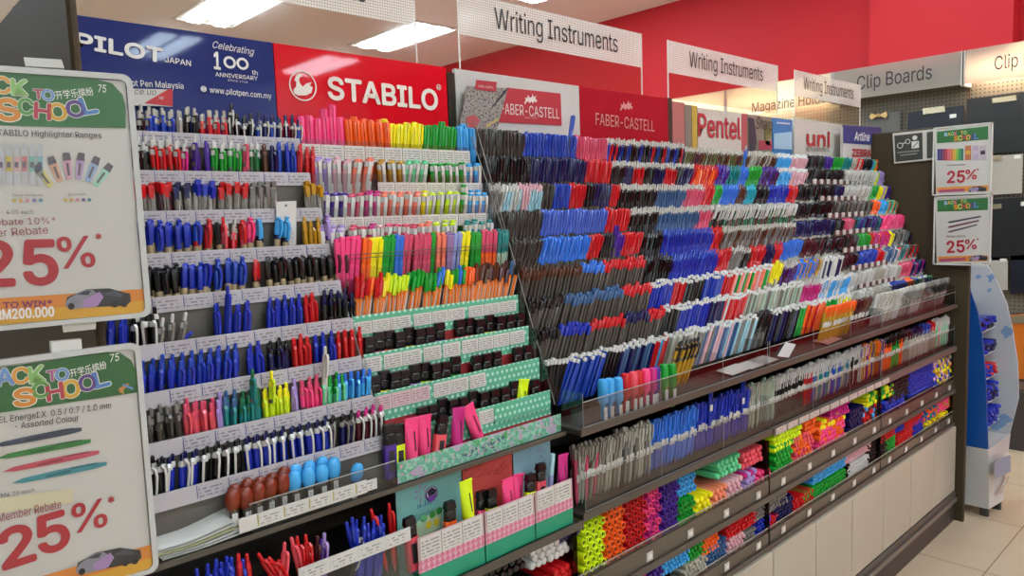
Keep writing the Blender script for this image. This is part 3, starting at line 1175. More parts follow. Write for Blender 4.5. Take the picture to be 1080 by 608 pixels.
mk('picture_print', g, t)
g = G()
poly(P1, [(L0, 319.5), (0, 314.8), (151, 305), (152.5, 317), (0, 329.5), (L0, 336)], '#d9822c', None, '', O, g=g)
poly(P1, [(L0, 336), (0, 329.5), (152.5, 317), (154, 329.5), (0, 343), (L0, 351)], '#d9a02a', None, '', O, g=g)
text(P1, 'REWARDS TO WIN*', (-62, 329), (55, 322.6), (-62, 322.5), '#8a2a5a', g, .05, off=O + .0003)
text(P1, 'RM200.000', (-4, 337.5), (57, 333.5), (-4, 327), '#efe6e6', g, .05, off=O + .0003)
mini_car(P1, 69, 319.5, 1., g, O + .0003, -.05)
mk('bottom_print', g, t)

b1 = P2.loc(110, 365.5)[1]
b0 = P2.loc(160, 603.5)[1]
a1_ = P2.loc(157, 480)[0]
t = big_poster(P2, a1_ - .226, a1_, b0, b1, 'lower large sale poster at the near end with four lying pens pictured')
g = G()
k = [P2.loc(*p) for p in [(54, 361), (86, 358), (87, 371), (55, 374)]]
g.prism([P2.at(a, b, -.001) for a, b in k], -P2.n * .012, pm('#d3d0c8', .25))
mk('hanger_clip', g, t)
L0 = -70
g = G()
poly(P2, [(L0, 396), (0, 388), (112, 371.2), (126, 372), (138, 380), (143.6, 392), (145, 414), (0, 435.5), (L0, 446)], '#27632b', None, '', O, g=g)
mk('header_print', g, t)
g = G()
letters(P2, [('B', (-22, 410), (-6, 409), (-22, 392), '#dd9a3a'), ('A', (-3, 407.5), (14.5, 405), (-3, 390), '#6f96cf'), ('C', (14, 405.5), (30.5, 403), (14, 389), '#dd9a3a'), ('K', (32, 404.5), (47.5, 401.5), (31.5, 388), '#8fc06a'), ('T', (50, 402.5), (60, 401), (50, 391.5), '#b05a8a'), ('O', (59, 402), (72.5, 400), (59, 389.8), '#7096cc')], g, O + .0003)
letters(P2, [(ch, a, b, c, h) for (ch, h), a, b, c in zip(BTS, ((15.5, 429), (35, 420.5), (50.5, 423), (67, 420.5), (84.5, 413.5), (100.5, 409.5)), ((37, 426), (52, 417.5), (67.5, 419.5), (84.5, 417), (101.5, 410), (115.5, 405.5)), ((15, 411.5), (34.5, 404.5), (50, 406), (66.5, 402.5), (84, 397), (99.5, 393.5)))], g, O + .0003)
text(P2, '开学乐缤纷', (74.5, 397.5), (112.5, 388), (74, 389.5), '#eceae0', g, .02, off=O + .0005)
text(P2, '75', (116, 382), (126, 380.3), (115.6, 374), '#eceae0', g, .01, off=O + .0005, shear=.2)
mk('title_lettering', g, t)
g = G()
poly(P2, [(124, 411), (134, 404), (136, 405.5), (127, 415)], '#c77a3a', None, '', O + .0003, g=g)
poly(P2, [(129, 404.5), (140, 409), (140, 411.5), (129.5, 407)], '#5a8ac0', None, '', O + .0005, g=g)
poly(P2, [(126, 408), (131, 415.3), (129, 415.6)], '#c9a83a', None, '', O + .0005, g=g)
mk('pencil_print', g, t)
g = G()
text(P2, 'PENTEL EnergeI.X  0.5 / 0.7 / 1.0 mm', (-24, 449.5), (117, 430.5), (-24, 442.5), '#4b4748', g, .012, off=O)
text(P2, '- Assorted Colour', (15.5, 453), (83, 443.6), (15.5, 446.5), '#4b4748', g, .012, off=O)
text(P2, 'UP RM4.20 each', (-14, 527.3), (36, 518.8), (-14, 523), '#5a5250', g, .0, off=O + .0004)
mk('text_print', g, t)
g = G()
poly(P2, [(L0, 534), (0, 526), (76, 515), (77, 530.5), (0, 541.5), (L0, 549)], '#d3c9a6', None, '', O, g=g)
mk('beige_patch', g, t)
g = G()
text(P2, 'Member Rebate', (-2, 551), (64.5, 535.5), (-2, 542), '#a04a52', g, .004, off=O + .0004)
text(P2, '2', (4.5, 600.5), (37, 590), (1.5, 560), '#b0222f', g, .05, off=O)
text(P2, '5', (43.5, 585), (73.5, 575.5), (41, 546), '#b0222f', g, .05, off=O)
text(P2, '%', (77.5, 563), (113, 554), (75, 533), '#b0222f', g, .02, off=O)
text(P2, '*', (113.5, 531), (120, 530), (113, 524.5), '#b0222f', g, .03, off=O)
mk('percent_print', g, t)
g = G()
for (x0, y0), (x1, y1), h, d in (((-9, 471), (86, 452.8), '#3b4358', '#23283a'), ((-4, 483.5), (95.5, 465), '#2f7a34', '#1f5a26'), ((2.5, 497.5), (104.5, 477), '#c04a5c', '#8f2a40'), ((12, 509.5), (112.5, 489), '#3a8a94', '#266670')):
    dx, dy = x1 - x0, y1 - y0
    P_ = lambda s, w: (x0 + dx * s, y0 + dy * s + w)
    poly(P2, [P_(0, .3), P_(.12, -2.6), P_(.5, -3.6), P_(.85, -3.4), P_(.95, -2.2), P_(1, -1.8), P_(1, 1.8), P_(.95, 2.4), P_(.85, 3.), P_(.5, 3.2), P_(.12, 2.4)], h, None, '', O, g=g)
    poly(P2, [P_(.36, -.5), P_(.62, -1.5), P_(.62, 1.), P_(.36, 1.6)], d, None, '', O + .0003, g=g)
    poly(P2, [P_(.62, -3.6), P_(.9, -3.2), P_(.9, -1.6), P_(.62, -2.2)], d, None, '', O + .0004, g=g)
mk('picture_print', g, t)
g = G()
poly(P2, [(30, 611.5), (43, 608), (159, 574.5), (161, 588), (43, 622)], '#d9822c', None, '', O, g=g)
poly(P2, [(30, 626), (43, 622), (161, 588), (162, 600), (100, 618)], '#d9a02a', None, '', O, g=g)
mini_car(P2, 80, 600, 1., g, O + .0003, -.2)
mk('bottom_print', g, t)

# ================================================================== BLUE DISPLAY STAND
XS = 4.03
XE = 4.37
t = thing('display_stand', (4.2, -.4, 0), 'blue and white floor display stand of pens beside the far end panel', 'display stand')
BLU = pm('#0a4f9e', .35)
g = G()
prof = [(-.25, .34), (-.565, .345), (-.556, .5), (-.548, .67), (-.526, .9), (-.505, 1.01), (-.47, 1.12), (-.44, 1.215), (-.25, 1.30)]
g.prism([(XS, y, z) for y, z in prof], (.012, 0, 0), BLU)
mk('side_panel', g, t)
g = G()
prof2 = [(-.25, .34), (-.575, .345), (-.61, .54), (-.60, .72), (-.575, .88), (-.545, 1.02), (-.50, 1.13), (-.455, 1.21), (-.25, 1.27)]
n = NT('pale printed board', .35, .4)
x, y, z = n.xyz('Object')
nz = n.noise(n.comb(n.m1('MULTIPLY', x, 2.), y, z), 9., 3.)
PALE = n.color(n.mix(n.m1('GREATER_THAN', nz, .60), '#c3c5c8', '#7f9cc4'))
g.prism([(XE, y, z) for y, z in prof2], (.012, 0, 0), PALE)
mk('side_panel', g, t)
g = G()
g.box(XS + .012, XE, -.27, -.25, .34, 1.22, PALE)
g.prism([(XS + .012, -.40, 1.02), (XE, -.40, 1.02), (XE, -.27, 1.24), (XS + .012, -.27, 1.24)], (0, -.004, .004), PALE)
mk('back_board', g, t)
for zz in (.42, .54, .66, .78, .90):
    g = G()
    yf = -.53 + (zz - .4) * .06
    g.box(XS + .012, XE, yf, -.27, zz - .006, zz, pm('#b5b8bb', .3))
    mk('tray', g, t)
g = G()
g.hexa([(XS + .005, -.575, .045), (XE - .17, -.595, .045), (XE - .1, -.24, .045), (XS + .005, -.24, .045), (XS, -.567, .343), (XE + .012, -.577, .343), (XE + .012, -.24, .343), (XS, -.24, .343)], pm('#c6c2bd', .3))
mk('base', g, t)
g = G()
BP = Plane((XS, -.585, .2), (1, -.04, 0))
poly(BP, [(1046, 487), (1063, 479), (1063, 497), (1046, 505)], '#8b93a8', None, '', .012, g=g)
poly(BP, [(1050, 520), (1061, 500), (1062, 503), (1053, 521)], '#b3a89a', None, '', .012, g=g)
mk('base_print', g, t)
for x, y in ((XS + .03, -.55), (XS + .16, -.57), (XS + .03, -.28), (XE - .1, -.28)):
    g = G()
    g.bbox(x - .012, x + .012, y - .02, y + .02, 0, .045, pm('#3a3734', .4), .006)
    mk('caster', g, t)
# ================================================================== PENS: colours, templates, emitter
C = dict(black='#0f0e10', charcoal='#1c1a19', smoke='#3d372f', grey='#7a756e', white='#c9c5be', cream='#aea898', blue='#1d3fa6', royal='#1a2fa6', navy='#10124a',
         azure='#2f6fd0', sky='#3fa0dc', steel='#3a5c86', periwinkle='#4a63bd', red='#c8191e', maroon='#4a1019', pink='#f5447e', rose='#d24a66', coral='#e2505c', orange='#f4601a',
         yellow='#f2e21a', gold='#b98718', lime='#c9e01c', green='#12962c', darkgreen='#0c6436', teal='#0d7a78', mint='#5fc58a', purple='#452388', lilac='#a78bc8', brown='#54301f',
         rust='#7a2a12', magenta='#c4267a', olive='#5c5a2c', plum='#4d2733', cyan='#1fa0b4', palecyan='#9cc6cf', pinkpale='#dda8ae', peach='#f08a66', palegreen='#9fb39a',
         clear='#b3aca1', haze='#857c70', neon='#d8f01a', mauve='#94709a', lavender='#8f95c6', salmon='#ee7a60')
PN = {k: pm(v, .22) for k, v in C.items()}
CLB = pm('#5d564c', .15)      # clear barrel
DGR = pm('#57524c', .3)
TAN = pm('#a8946f', .5)
MET = pm('#b9b6b0', .25, .8)
LABW = mat_label('barcode', '#d5d1ca', '#2b2927', 6., 30., .5, 'Generated', (2, 0))


def T_click(b, top='', clip='', style='std'):
    b = PN[b]
    top = PN[top] if top else b
    clip = PN[clip] if clip else b
    r = G()
    r.lathe([(0, .0008), (.011, .0026), (.016, .0046), (.05, .0056), (.085, .0055), (.116, .0053), (.124, .0046), (.127, .0036)], 10, b)
    if style in ('std', 'neck') and top != b:
        r.lathe([(.084, .0057), (.088, .0059), (.091, .0057)], 10, DGR, c0=False, c1=False)
    bt = G()
    if style == 'std' and top != b:
        bt.lathe([(.114, .0055), (.122, .0052), (.127, .0036)], 10, top)
    bt.lathe([(.126, .0032), (.139, .0032), (.141, .0026), (.142, .0012)], 8, top)
    cl = G()
    if style == 'arch':
        cl.strip([(.002, .129), (-.006, .131), (-.012, .127), (-.0140, .118), (-.0125, .100), (-.0095, .078), (-.0068, .072)], .0046, .0022, clip, .0030)
        cl.lathe([(.121, .0058), (.124, .0062), (.128, .0052), (.130, .0036)], 10, clip)
    elif style == 'neck':
        cl.strip([(.0, .126), (-.0075, .1275), (-.0105, .121), (-.0098, .106), (-.0068, .096)], .0034, .0018, clip, .0022)
        cl.lathe([(.118, .0056), (.121, .0058), (.124, .0052)], 10, clip, c0=False, c1=False)
    elif style == 'flat':
        cl.hexa([(-.0038, -.008, .118), (.0038, -.008, .118), (.0038, .003, .122), (-.0038, .003, .122), (-.0048, -.009, .139), (.0048, -.009, .139), (.0048, .004, .143), (-.0048, .004, .143)], clip)
        cl.strip([(-.0085, .120), (-.0082, .098), (-.0066, .088)], .0042, .0018, PN['grey'])
    elif style == 'loop':
        cl.strip([(.004, .140), (-.003, .1435), (-.0095, .140), (-.0115, .128), (-.0090, .112), (-.0066, .106)], .0072, .0028, clip, .005)
        cl.lathe([(.112, .0060), (.128, .0060), (.136, .0048), (.139, .0034)], 10, clip)
    else:
        cl.strip([(-.001, .124), (-.0075, .1265), (-.0108, .122), (-.0105, .106), (-.0088, .088), (-.0066, .083)], .0052, .0022, clip, .004)
    out = [('barrel', r), ('plunger', bt), ('clip', cl)]
    if style == 'loop':
        lb = G()
        lb.lathe([(.078, .0057), (.103, .0057)], 10, TAN, c0=False, c1=False)
        out.append(('label_band', lb))
    if style == 'flat':
        rf = G()
        rf.lathe([(.02, .0058), (.100, .0058)], 8, clip, cx=0., sx=.22, sy=1.02, c0=False, c1=False)
        out.append(('refill', rf))
    return out


def T_capped(b, cap=''):
    b = PN[b]
    r = G()
    r.lathe([(0, .0010), (.010, .0034), (.02, .0043), (.09, .0043)], 8, CLB)
    c = G()
    c.lathe([(.080, .0058), (.084, .0062), (.136, .0058), (.143, .0046), (.145, .0025)], 8, b)
    k = G()
    k.strip([(-.002, .1425), (-.0075, .1435), (-.0098, .138), (-.0082, .108), (-.0068, .100)], .0040, .0020, b)
    return [('barrel', r), ('cap', c), ('clip', k)]


def T_gel(b, knob='clear'):
    b_, kn = PN[b], PN[knob]
    r = G()
    r.lathe([(0, .0008), (.012, .0034), (.02, .0050), (.06, .0054), (.112, .0050), (.120, .0044)], 8, b_)
    t = G()
    t.lathe([(.119, .0044), (.127, .0042), (.129, .0030), (.138, .0030), (.140, .0018)], 8, kn)
    k = G()
    k.strip([(-.002, .124), (-.0088, .124), (-.0095, .112), (-.0072, .090)], .0044, .0020, b_)
    return [('barrel', r), ('knob', t), ('clip', k)]


def T_end(b):
    e = PN[b]
    r = G()
    r.lathe([(0, .0010), (.012, .0036), (.022, .0046), (.126, .0044)], 8, pm('#514a41', .15))
    rf = G()
    rf.lathe([(.02, .0047), (.118, .0046)], 6, pm('#a8a195', .2), sx=.30, sy=1.04, c0=False, c1=False)
    t = G()
    t.lathe([(.118, .0052), (.126, .0058), (.139, .0058), (.142, .0046), (.1425, .0020)], 8, e)
    return [('barrel', r), ('end_plug', t), ('refill', rf)]


def T_white(b):
    r = G()
    r.lathe([(0, .0010), (.012, .0036), (.022, .0048), (.131, .0048)], 6, PN[b], ph=.5)
    t = G()
    t.lathe([(.130, .0056), (.1385, .0058), (.140, .0046)], 6, PN['white'], ph=.5)
    return [('barrel', r), ('end_cap', t)]


def T_roller(b, cap=''):
    m = PN[b]
    r = G()
    r.lathe([(0, .0030), (.004, .0046), (.085, .0050)], 8, PN['cream' if cap == '' else cap])
    c = G()
    c.lathe([(.076, .0060), (.136, .0062), (.141, .0050), (.142, .0020)], 8, m)
    k = G()
    k.strip([(-.003, .138), (-.0095, .138), (-.0098, .128), (-.0082, .095)], .0042, .0022, m)
    return [('barrel', r), ('cap', c), ('clip', k)]


def T_wclip(b):
    r = G()
    r.lathe([(0, .0010), (.014, .0042), (.024, .0054), (.118, .0054), (.124, .0042)], 8, PN[b])
    k = G()
    k.strip([(.002, .134), (-.005, .138), (-.012, .133), (-.0135, .118), (-.0100, .095), (-.0066, .088)], .0070, .0026, PN['white'], .0045)
    k.lathe([(.120, .0058), (.130, .0052), (.136, .0034)], 8, PN['white'])
    return [('barrel', r), ('clip', k)]


def T_solid(b):                       # solid coloured slim highlighter
    m = PN[b]
    r = G()
    r.lathe([(0, .006), (.004, .0078), (.080, .0082)], 12, m, 1., .78)
    c = G()
    c.lathe([(.074, .0090), (.130, .0094), (.134, .0086), (.1355, .0060)], 12, m, 1., .78)
    k = G()
    k.strip([(-.004, .132), (-.0092, .133), (-.0100, .126), (-.0092, .090), (-.0078, .084)], .0062, .0020, m, .005)
    return [('barrel', r), ('cap', c), ('clip', k)]


def T_swing(b, cap=''):               # translucent body, broad white clip
    m = PN[b]
    r = G()
    r.lathe([(0, .005), (.006, .0086), (.112, .0090), (.118, .0078)], 12, m, 1., .8)
    w = G()
    w.lathe([(.116, .0086), (.126, .0090), (.128, .0078)], 12, PN['white'], 1., .8)
    w.strip([(-.004, .126), (-.0100, .1275), (-.0115, .120), (-.0105, .092), (-.0088, .070)], .0088, .0022, PN['white'], .0075)
    t = G()
    t.lathe([(.128, .0080), (.133, .0078), (.1345, .0060)], 12, m, 1., .8)
    l = G()
    l.box(.0006, .0100, -.0078, -.0070, .045, .085, LABW)
    return [('barrel', r), ('clip_ring', w), ('cap_top', t), ('barcode_label', l)]


def T_slim(b, body=''):               # flat rectangular felt highlighter
    m = PN[b]
    bm = PN[body] if body else m
    r = G()
    r.bbox(-.0046, .0046, -.0040, .0040, .004, .120, bm, .0015)
    p = G()
    p.box(-.0047, .0047, -.0044, -.0040, .04, .115, mat_label('pen print ' + (body or b), C[body or b], '#3a3338', 3., 30., .58, 'Generated', (2, 0)))
    c = G()
    c.bbox(-.0054, .0054, -.0048, .0048, .118, .168, m, .0018)
    return [('barrel', r), ('print', p), ('cap', c)]


ORG = pm('#e2731c', .35)


def T_fine(b):
    r = G()
    r.lathe([(0, .0012), (.010, .0030), (.020, .0043), (.132, .0043)], 6, ORG)
    s = G()
    for i in (0, 2, 3, 5):
        a = 2 * pi * i / 6
        s.box(.0043 * math.cos(a) - .0005, .0043 * math.cos(a) + .0005, .0043 * math.sin(a) - .0005, .0043 * math.sin(a) + .0005, .022, .125, PN['white'])
    c = G()
    c.lathe([(.134, .0050), (.164, .0050), (.167, .0038)], 6, PN[b])
    return [('barrel', r), ('white_stripe', s), ('cap', c)]


def T_boss(b, cap='black'):
    k, m = PN[cap], PN[b]
    r = G()
    r.bbox(-.0135, .0135, -.0085, .0085, 0, .070, m, .004)
    c = G()
    vs = []
    c.bbox(-.0128, .0128, -.0080, .0080, .066, .090, k, .004)
    c.hexa([(-.0120, -.0074, .090), (.0120, -.0074, .090), (.0120, .0074, .090), (-.0120, .0074, .090), (-.0105, -.0052, .105), (.0105, -.0052, .105), (.0105, .0052, .105), (-.0105, .0052, .105)], k)
    l = G()
    l.box(-.006, .006, -.0088, -.0085, .015, .055, pm('#2c2a2e', .4))
    return [('body', r), ('cap', c), ('label', l)]


def T_tube(b):
    m = PN[b]
    r = G()
    n = 12
    prof = [(.026, .0115, .0115), (.033, .0135, .0120), (.064, .0150, .0085), (.092, .0158, .0035), (.104, .0160, .0012), (.1095, .0160, .0012)]
    vs, fs = [], []
    for z, rx, ry in prof:
        vs += [(rx * math.cos(2 * pi * i / n), ry * math.sin(2 * pi * i / n), z) for i in range(n)]
    for k in range(len(prof) - 1):
        fs += [(k * n + i, k * n + (i + 1) % n, k * n + n + (i + 1) % n, k * n + n + i) for i in range(n)]
    fs += [tuple(range(n - 1, -1, -1)), tuple(range(len(prof) * n - n, len(prof) * n))]
    r.add(vs, fs, m)
    c = G()
    c.lathe([(0, .0088), (.003, .0095), (.026, .0105)], 14, PN['black'])
    p = G()
    p.add([(.0015, -.0118, .046), (.0045, -.0112, .046), (.0045, -.0058, .084), (.0015, -.0064, .084)], [(0, 1, 2, 3)], pm('#33262c', .4))
    s = G()
    s.box(-.016, .016, -.0018, .0018, .1055, .1100, m)
    return [('body', r), ('cap', c), ('print', p), ('crimp', s)]


def T_capover(b):                     # chunky pen with a large oval cap on top
    m = PN[b]
    r = G()
    r.lathe([(0, .004), (.006, .0066), (.044, .0068)], 10, CLB)
    c = G()
    c.lathe([(.040, .0070), (.043, .0095), (.052, .0112), (.062, .0112), (.070, .0092), (.074, .0050)], 14, m, 1.12, .78)
    l = G()
    l.box(-.0045, .0045, -.0074, -.0067, .006, .036, LABW)
    return [('barrel', r), ('cap', c), ('barcode_label', l)]


def T_marker(b, hollow=True):
    m = PN[b]
    r = G()
    r.lathe([(0, .0060), (.004, .0084), (.088, .0086)], 10, m)
    c = G()
    R = .0096
    if hollow:
        c.lathe([(.084, R), (.140, R), (.1415, R * .94), (.1415, R * .70), (.132, R * .66)], 10, m, c1=False)
        h = G()
        h.add([(R * .67 * math.cos(2 * pi * i / 10), R * .67 * math.sin(2 * pi * i / 10), .1360) for i in range(10)], [tuple(range(10))], pm('#141214', .8))
        return [('barrel', r), ('cap', c), ('cap_hole', h)]
    c.lathe([(.084, R), (.136, R), (.140, R * .82), (.1415, R * .4)], 10, m)
    return [('barrel', r), ('cap', c)]


def T_felt(b, tip=''):
    m = PN[b]
    t = PN[tip] if tip else m
    r = G()
    r.lathe([(0, .003), (.004, .0056), (.10, .0060)], 8, m)
    c = G()
    c.lathe([(.094, .0068), (.134, .0068), (.139, .0050), (.1400, .0020)], 8, t)
    return [('barrel', r), ('cap', c)]


def T_chub(b):
    m = PN[b]
    r = G()
    r.lathe([(0, .0040), (.008, .0060), (.05, .0066), (.064, .0085)], 12, m)
    c = G()
    c.lathe([(.060, .0120), (.064, .0132), (.112, .0120), (.117, .0096), (.1185, .005)], 14, m)
    l = G()
    l.box(-.006, .006, -.0088, -.0075, .012, .050, LABW)
    return [('barrel', r), ('cap', c), ('barcode_label', l)]


SLV = pm('#c5bfb4', .3)


def T_sleeve(b, top=''):
    m = PN[b]
    t = PN[top] if top else m
    r = G()
    r.lathe([(0, .001), (.012, .0036), (.02, .0048), (.118, .0048)], 8, m)
    s = G()
    s.box(-.0060, .0060, -.0064, -.0050, .058, .076, SLV)
    k = G()
    k.lathe([(.112, .0054), (.130, .0052), (.136, .0034)], 8, t)
    k.strip([(-.002, .130), (-.0088, .131), (-.0092, .120), (-.0072, .096)], .004, .002, t)
    return [('barrel', r), ('cap', k), ('paper_tag', s)]


TM = dict(click=T_click, capped=T_capped, gel=T_gel, end=T_end, white=T_white, roller=T_roller, wclip=T_wclip, solid=T_solid, swing=T_swing, slim=T_slim, fine=T_fine, boss=T_boss, tube=T_tube,
          capover=T_capover, marker=T_marker, felt=T_felt, chub=T_chub, sleeve=T_sleeve)
TL = dict(click=.142, capped=.145, gel=.140, end=.1425, white=.140, roller=.142, wclip=.138, solid=.1355, swing=.1345, slim=.168, fine=.167, boss=.105, tube=.11, capover=.074, marker=.1415, felt=.14, chub=.1185, sleeve=.136)
NOUN = dict(click=('click_pen', 'click pen', 'pen'), capped=('capped_ballpoint', 'capped ballpoint', 'pen'), gel=('gel_pen', 'gel pen', 'pen'), end=('clear_ballpoint', 'ended clear ballpoint', 'pen'),
            white=('white_ended_pen', 'white-ended pen', 'pen'), roller=('rollerball_pen', 'rollerball pen', 'pen'), wclip=('white_clip_pen', 'white-clipped pen', 'pen'), solid=('slim_highlighter', 'slim highlighter', 'highlighter'),
            swing=('clip_highlighter', 'white-clip highlighter', 'highlighter'), slim=('felt_highlighter', 'square-capped felt pen', 'pen'), fine=('fineliner', 'capped orange fineliner', 'fineliner'), boss=('chisel_highlighter', 'chisel highlighter', 'highlighter'),
            tube=('tube_highlighter', 'tube highlighter', 'highlighter'), capover=('chunky_pen', 'chunky capped pen', 'pen'), marker=('marker_pen', 'marker', 'marker'), felt=('felt_tip_pen', 'felt-tip', 'pen'),
            chub=('pocket_highlighter', 'chubby highlighter', 'highlighter'), sleeve=('tagged_pen', 'tagged pen', 'pen'))
CW = dict(azure='bright blue', sky='sky blue', royal='royal blue', steel='steel blue', palecyan='pale cyan', pinkpale='pale pink', darkgreen='dark green', palegreen='pale green', neon='neon yellow', smoke='smoke grey', clear='clear')
EM = []


def emit(tm, cols, x, y, z, lean=0., tilt=0., yaw=0., row='', back=False, spin=0., word=None, zmin=None):
    """a pen whose upper end sits at (x, y, z); lean towards +x, tilt towards the viewer, degrees"""
    R = (Matrix.Rotation(math.radians(yaw), 4, 'Z') @ Matrix.Rotation(math.radians(lean), 4, 'Y') @ Matrix.Rotation(math.radians(tilt), 4, 'X') @ Matrix.Rotation(math.radians(spin), 4, 'Z'))
    top = R @ Vector((0, 0, TL[tm]))
    if zmin is not None:
        z = max(z, zmin + top.z + .0015)
    M = Matrix.Translation(Vector((x, y, z)) - top) @ R
    EM.append(dict(tm=tm, cols=tuple(cols), M=M, d=(Vector((x, y, z)) - CAM).length, x=x, z=z, row=row, back=back, word=word or (CW.get(cols[1], cols[1]) + '-topped clear' if tm == 'click' and cols[0] == 'clear' and len(cols) > 2 else CW.get(cols[0], cols[0]))))


def run_row(spec, y, z, row, pitch, lean=(0, 3), tilt=(0, 2), dz=.004, dy=.003, xmin=-9, depth=0, ddy=.011, ddz=.003, spin=25, zmin=None, jit=1.1, xj=.3):
    """spec: 'px0-px1 template colour[/colour][,second colour ...]' joined by |"""
    for it in spec.split('|'):
        rng, tm, cs = it.split()[:3]
        extra = it.split()[3:]
        a, b = (float(q) for q in rng.split('-'))
        x0, x1 = XA(a, y, z), XA(b, y, z)
        n = max(1, round((x1 - x0) / pitch))
        cs = cs.split('/')
        lb, lt = rnd.uniform(-1, 1) * lean[1], rnd.uniform(-1, 1) * tilt[1]
        for i in range(n):
            c = cs[(i * 7 + rnd.randrange(2)) % len(cs)] if len(cs) > 1 else cs[0]
            x = x0 + (i + .5) * (x1 - x0) / n + rnd.uniform(-.25, .25) * pitch * xj
            le = lean[0] + lb + rnd.uniform(-1, 1) * jit
            s = max(-1., min(1., (x - xmin) / .14))
            le = min(le, math.degrees(math.asin(s)) if s > 0 else 0)
            if le < lean[0] - 1:
                le = max(le, -2)
            for q in range(depth + 1):
                emit(tm, [c] + extra, x + (q % 2) * pitch * .5, y + rnd.uniform(-1, 1) * dy + q * ddy, z + rnd.uniform(-1, 1) * dz + q * ddz, le, tilt[0] + lt, 0, row, q > 0, rnd.uniform(-spin, spin) if q == 0 else 180 + rnd.uniform(-4, 4), None, zmin)


# ================================================================== BLUE-HEADER RACK (tiers A) AND SWAN-HEADER RACK (tiers B)
ZK = [1.727 - .0734 * k for k in range(9)]
YK = [-.097 - .0329 * k for k in range(9)]
STEEL = pm('#5d5850', .45)
STRIP = pm('#b9b2b4', .3)
LBL = mat_label('price strip label', '#b4adb0', '#4a4048', 4., 9., .52)
TICK = pm('#4a4f86', .4)


def stair(t, x0, x1, ks, zs, ys, mat, fh=.108, wall=None, nm='tier', gap=.0006):
    """each step: floor plus front wall up to zs[k]"""
    for k in ks:
        g = G()
        yf, zb = ys[k], max(zs[k] - fh, 1.0485)
        yb = yf + .0305
        g.box(x0, x1, yf - .0015, yb, zb - .002, zb, mat)
        if wall is not None and wall is MINT:
            g.box(x0, x1, yf - .0015, yf, zb, zs[k] - .058, mat)
            g.box(x0, x1, yf - .0015, yf, zs[k] - .058, zs[k], wall)
        else:
            g.box(x0, x1, yf - .0015, yf, zb, zs[k], wall or mat)
        mk(nm, g, t)


MINT = None
ra = thing('pen_display_rack', (.53, -.25, 1.047), 'grey stepped pen rack with printed price strips under the blue header', 'pen rack')
stair(ra, .285, .757, range(9), ZK, YK, STEEL)
g = G()
g.prism([(.755, -.01, 1.047), (.755, YK[8] - .002, 1.047), (.755, YK[8] - .002, ZK[8]), (.755, YK[0] - .002, ZK[0] - .03), (.755, -.01, ZK[0] - .03)], (.003, 0, 0), pm('#8d877f', .35))
mk('side_panel', g, ra)
for k in range(9):
    y0 = YK[k] - .0015
    h = .0265
    g = G()
    g.hexa([(.286, y0 - .006, ZK[k] - h), (.754, y0 - .006, ZK[k] - h), (.754, y0, ZK[k] - h), (.286, y0, ZK[k] - h), (.286, y0 - .0035, ZK[k]), (.754, y0 - .0035, ZK[k]), (.754, y0, ZK[k]), (.286, y0, ZK[k])], STRIP)
    s = mk('price_strip', g, ra)
    n = 9
    for i in range(n):
        a = .292 + .0515 * i + .004 * (k % 3)
        if a < .36:
            continue
        g = G()
        dz0, dz1 = .0025, h - .0015
        yy = lambda d: y0 - .0035 - .0025 * d / h - .0005
        g.add([(a, yy(h - dz0), ZK[k] - h + dz0), (a + .0475, yy(h - dz0), ZK[k] - h + dz0), (a + .0475, yy(h - dz1), ZK[k] - h + dz1), (a, yy(h - dz1), ZK[k] - h + dz1)], [(0, 1, 2, 3)], LBL)
        g.add([(a - .0022, yy(h - dz0) - .0003, ZK[k] - h + dz0 + .003), (a - .0008, yy(h - dz0) - .0003, ZK[k] - h + dz0 + .003), (a - .0008, yy(h - dz1) - .0003, ZK[k] - h + dz1), (a - .0022, yy(h - dz1) - .0003, ZK[k] - h + dz1)], [(0, 1, 2, 3)], TICK)
        mk('price_label', g, s)
A_ROWS = [
    '120-151 click charcoal/grey clear|151-182 click blue clear|183-193 click clear clear|193-208 click charcoal clear|208-238 click red clear|238-268 click black black white neck|268-318 click blue/navy/maroon navy white neck',
    '120-155 click black white|155-188 click red white|189-197 click magenta white|198-208 click purple/lilac white|212-221 click purple|221-255 click green white|256-262 click rose white|262-274 click darkgreen white|274-290 click navy/brown|290-312 click blue/royal|313-332 click red',
    '120-163 click clear red red flat|163-178 click plum red red flat|180-200 click clear navy navy flat|203-226 click clear royal royal flat|228-262 click clear red red flat|262-291 click clear grey grey flat|318-340 click clear gold gold flat',
    '120-200 click blue blue royal loop|200-212 click red royal blue loop|214-224 click red red red loop|226-232 click maroon black black loop|233-250 click red clear coral|250-258 click rose red red loop|260-266 click magenta magenta pink loop|268-276 click navy sky sky loop|288-306 click navy sky sky loop|316-338 click gold gold|340-349 click purple purple lilac loop',
    '120-188 click black black charcoal loop|190-222 click royal blue royal loop|224-232 click blue blue blue loop|236-258 click royal royal blue loop|264-274 click maroon red red loop|278-350 click black navy charcoal loop|350-366 click maroon maroon plum loop',
    '110-134 click royal|136-166 click black black white arch|222-233 click royal|236-264 click royal|280-318 click royal|318-332 click red|338-374 click black navy charcoal',
    '120-252 click royal blue|256-276 click royal|279-305 click navy black|306-326 click red|328-352 click royal|352-382 click red',
    '120-190 click smoke grey|190-226 click coral rose|226-233 click lilac|233-250 click teal steel|250-274 click teal darkgreen|275-304 click lime yellow|305-313 click lilac|313-337 click pink rose|337-364 click mint green|354-393 click sky azure',
    '130-173 click black black white arch|173-211 click royal navy white arch|211-254 click black black white arch|254-346 click royal navy white arch|346-374 click navy black grey arch|373-405 click maroon magenta white arch',
]
DZA = [.044, .055, .047, .047, .046, .049, .048, .047, .048]
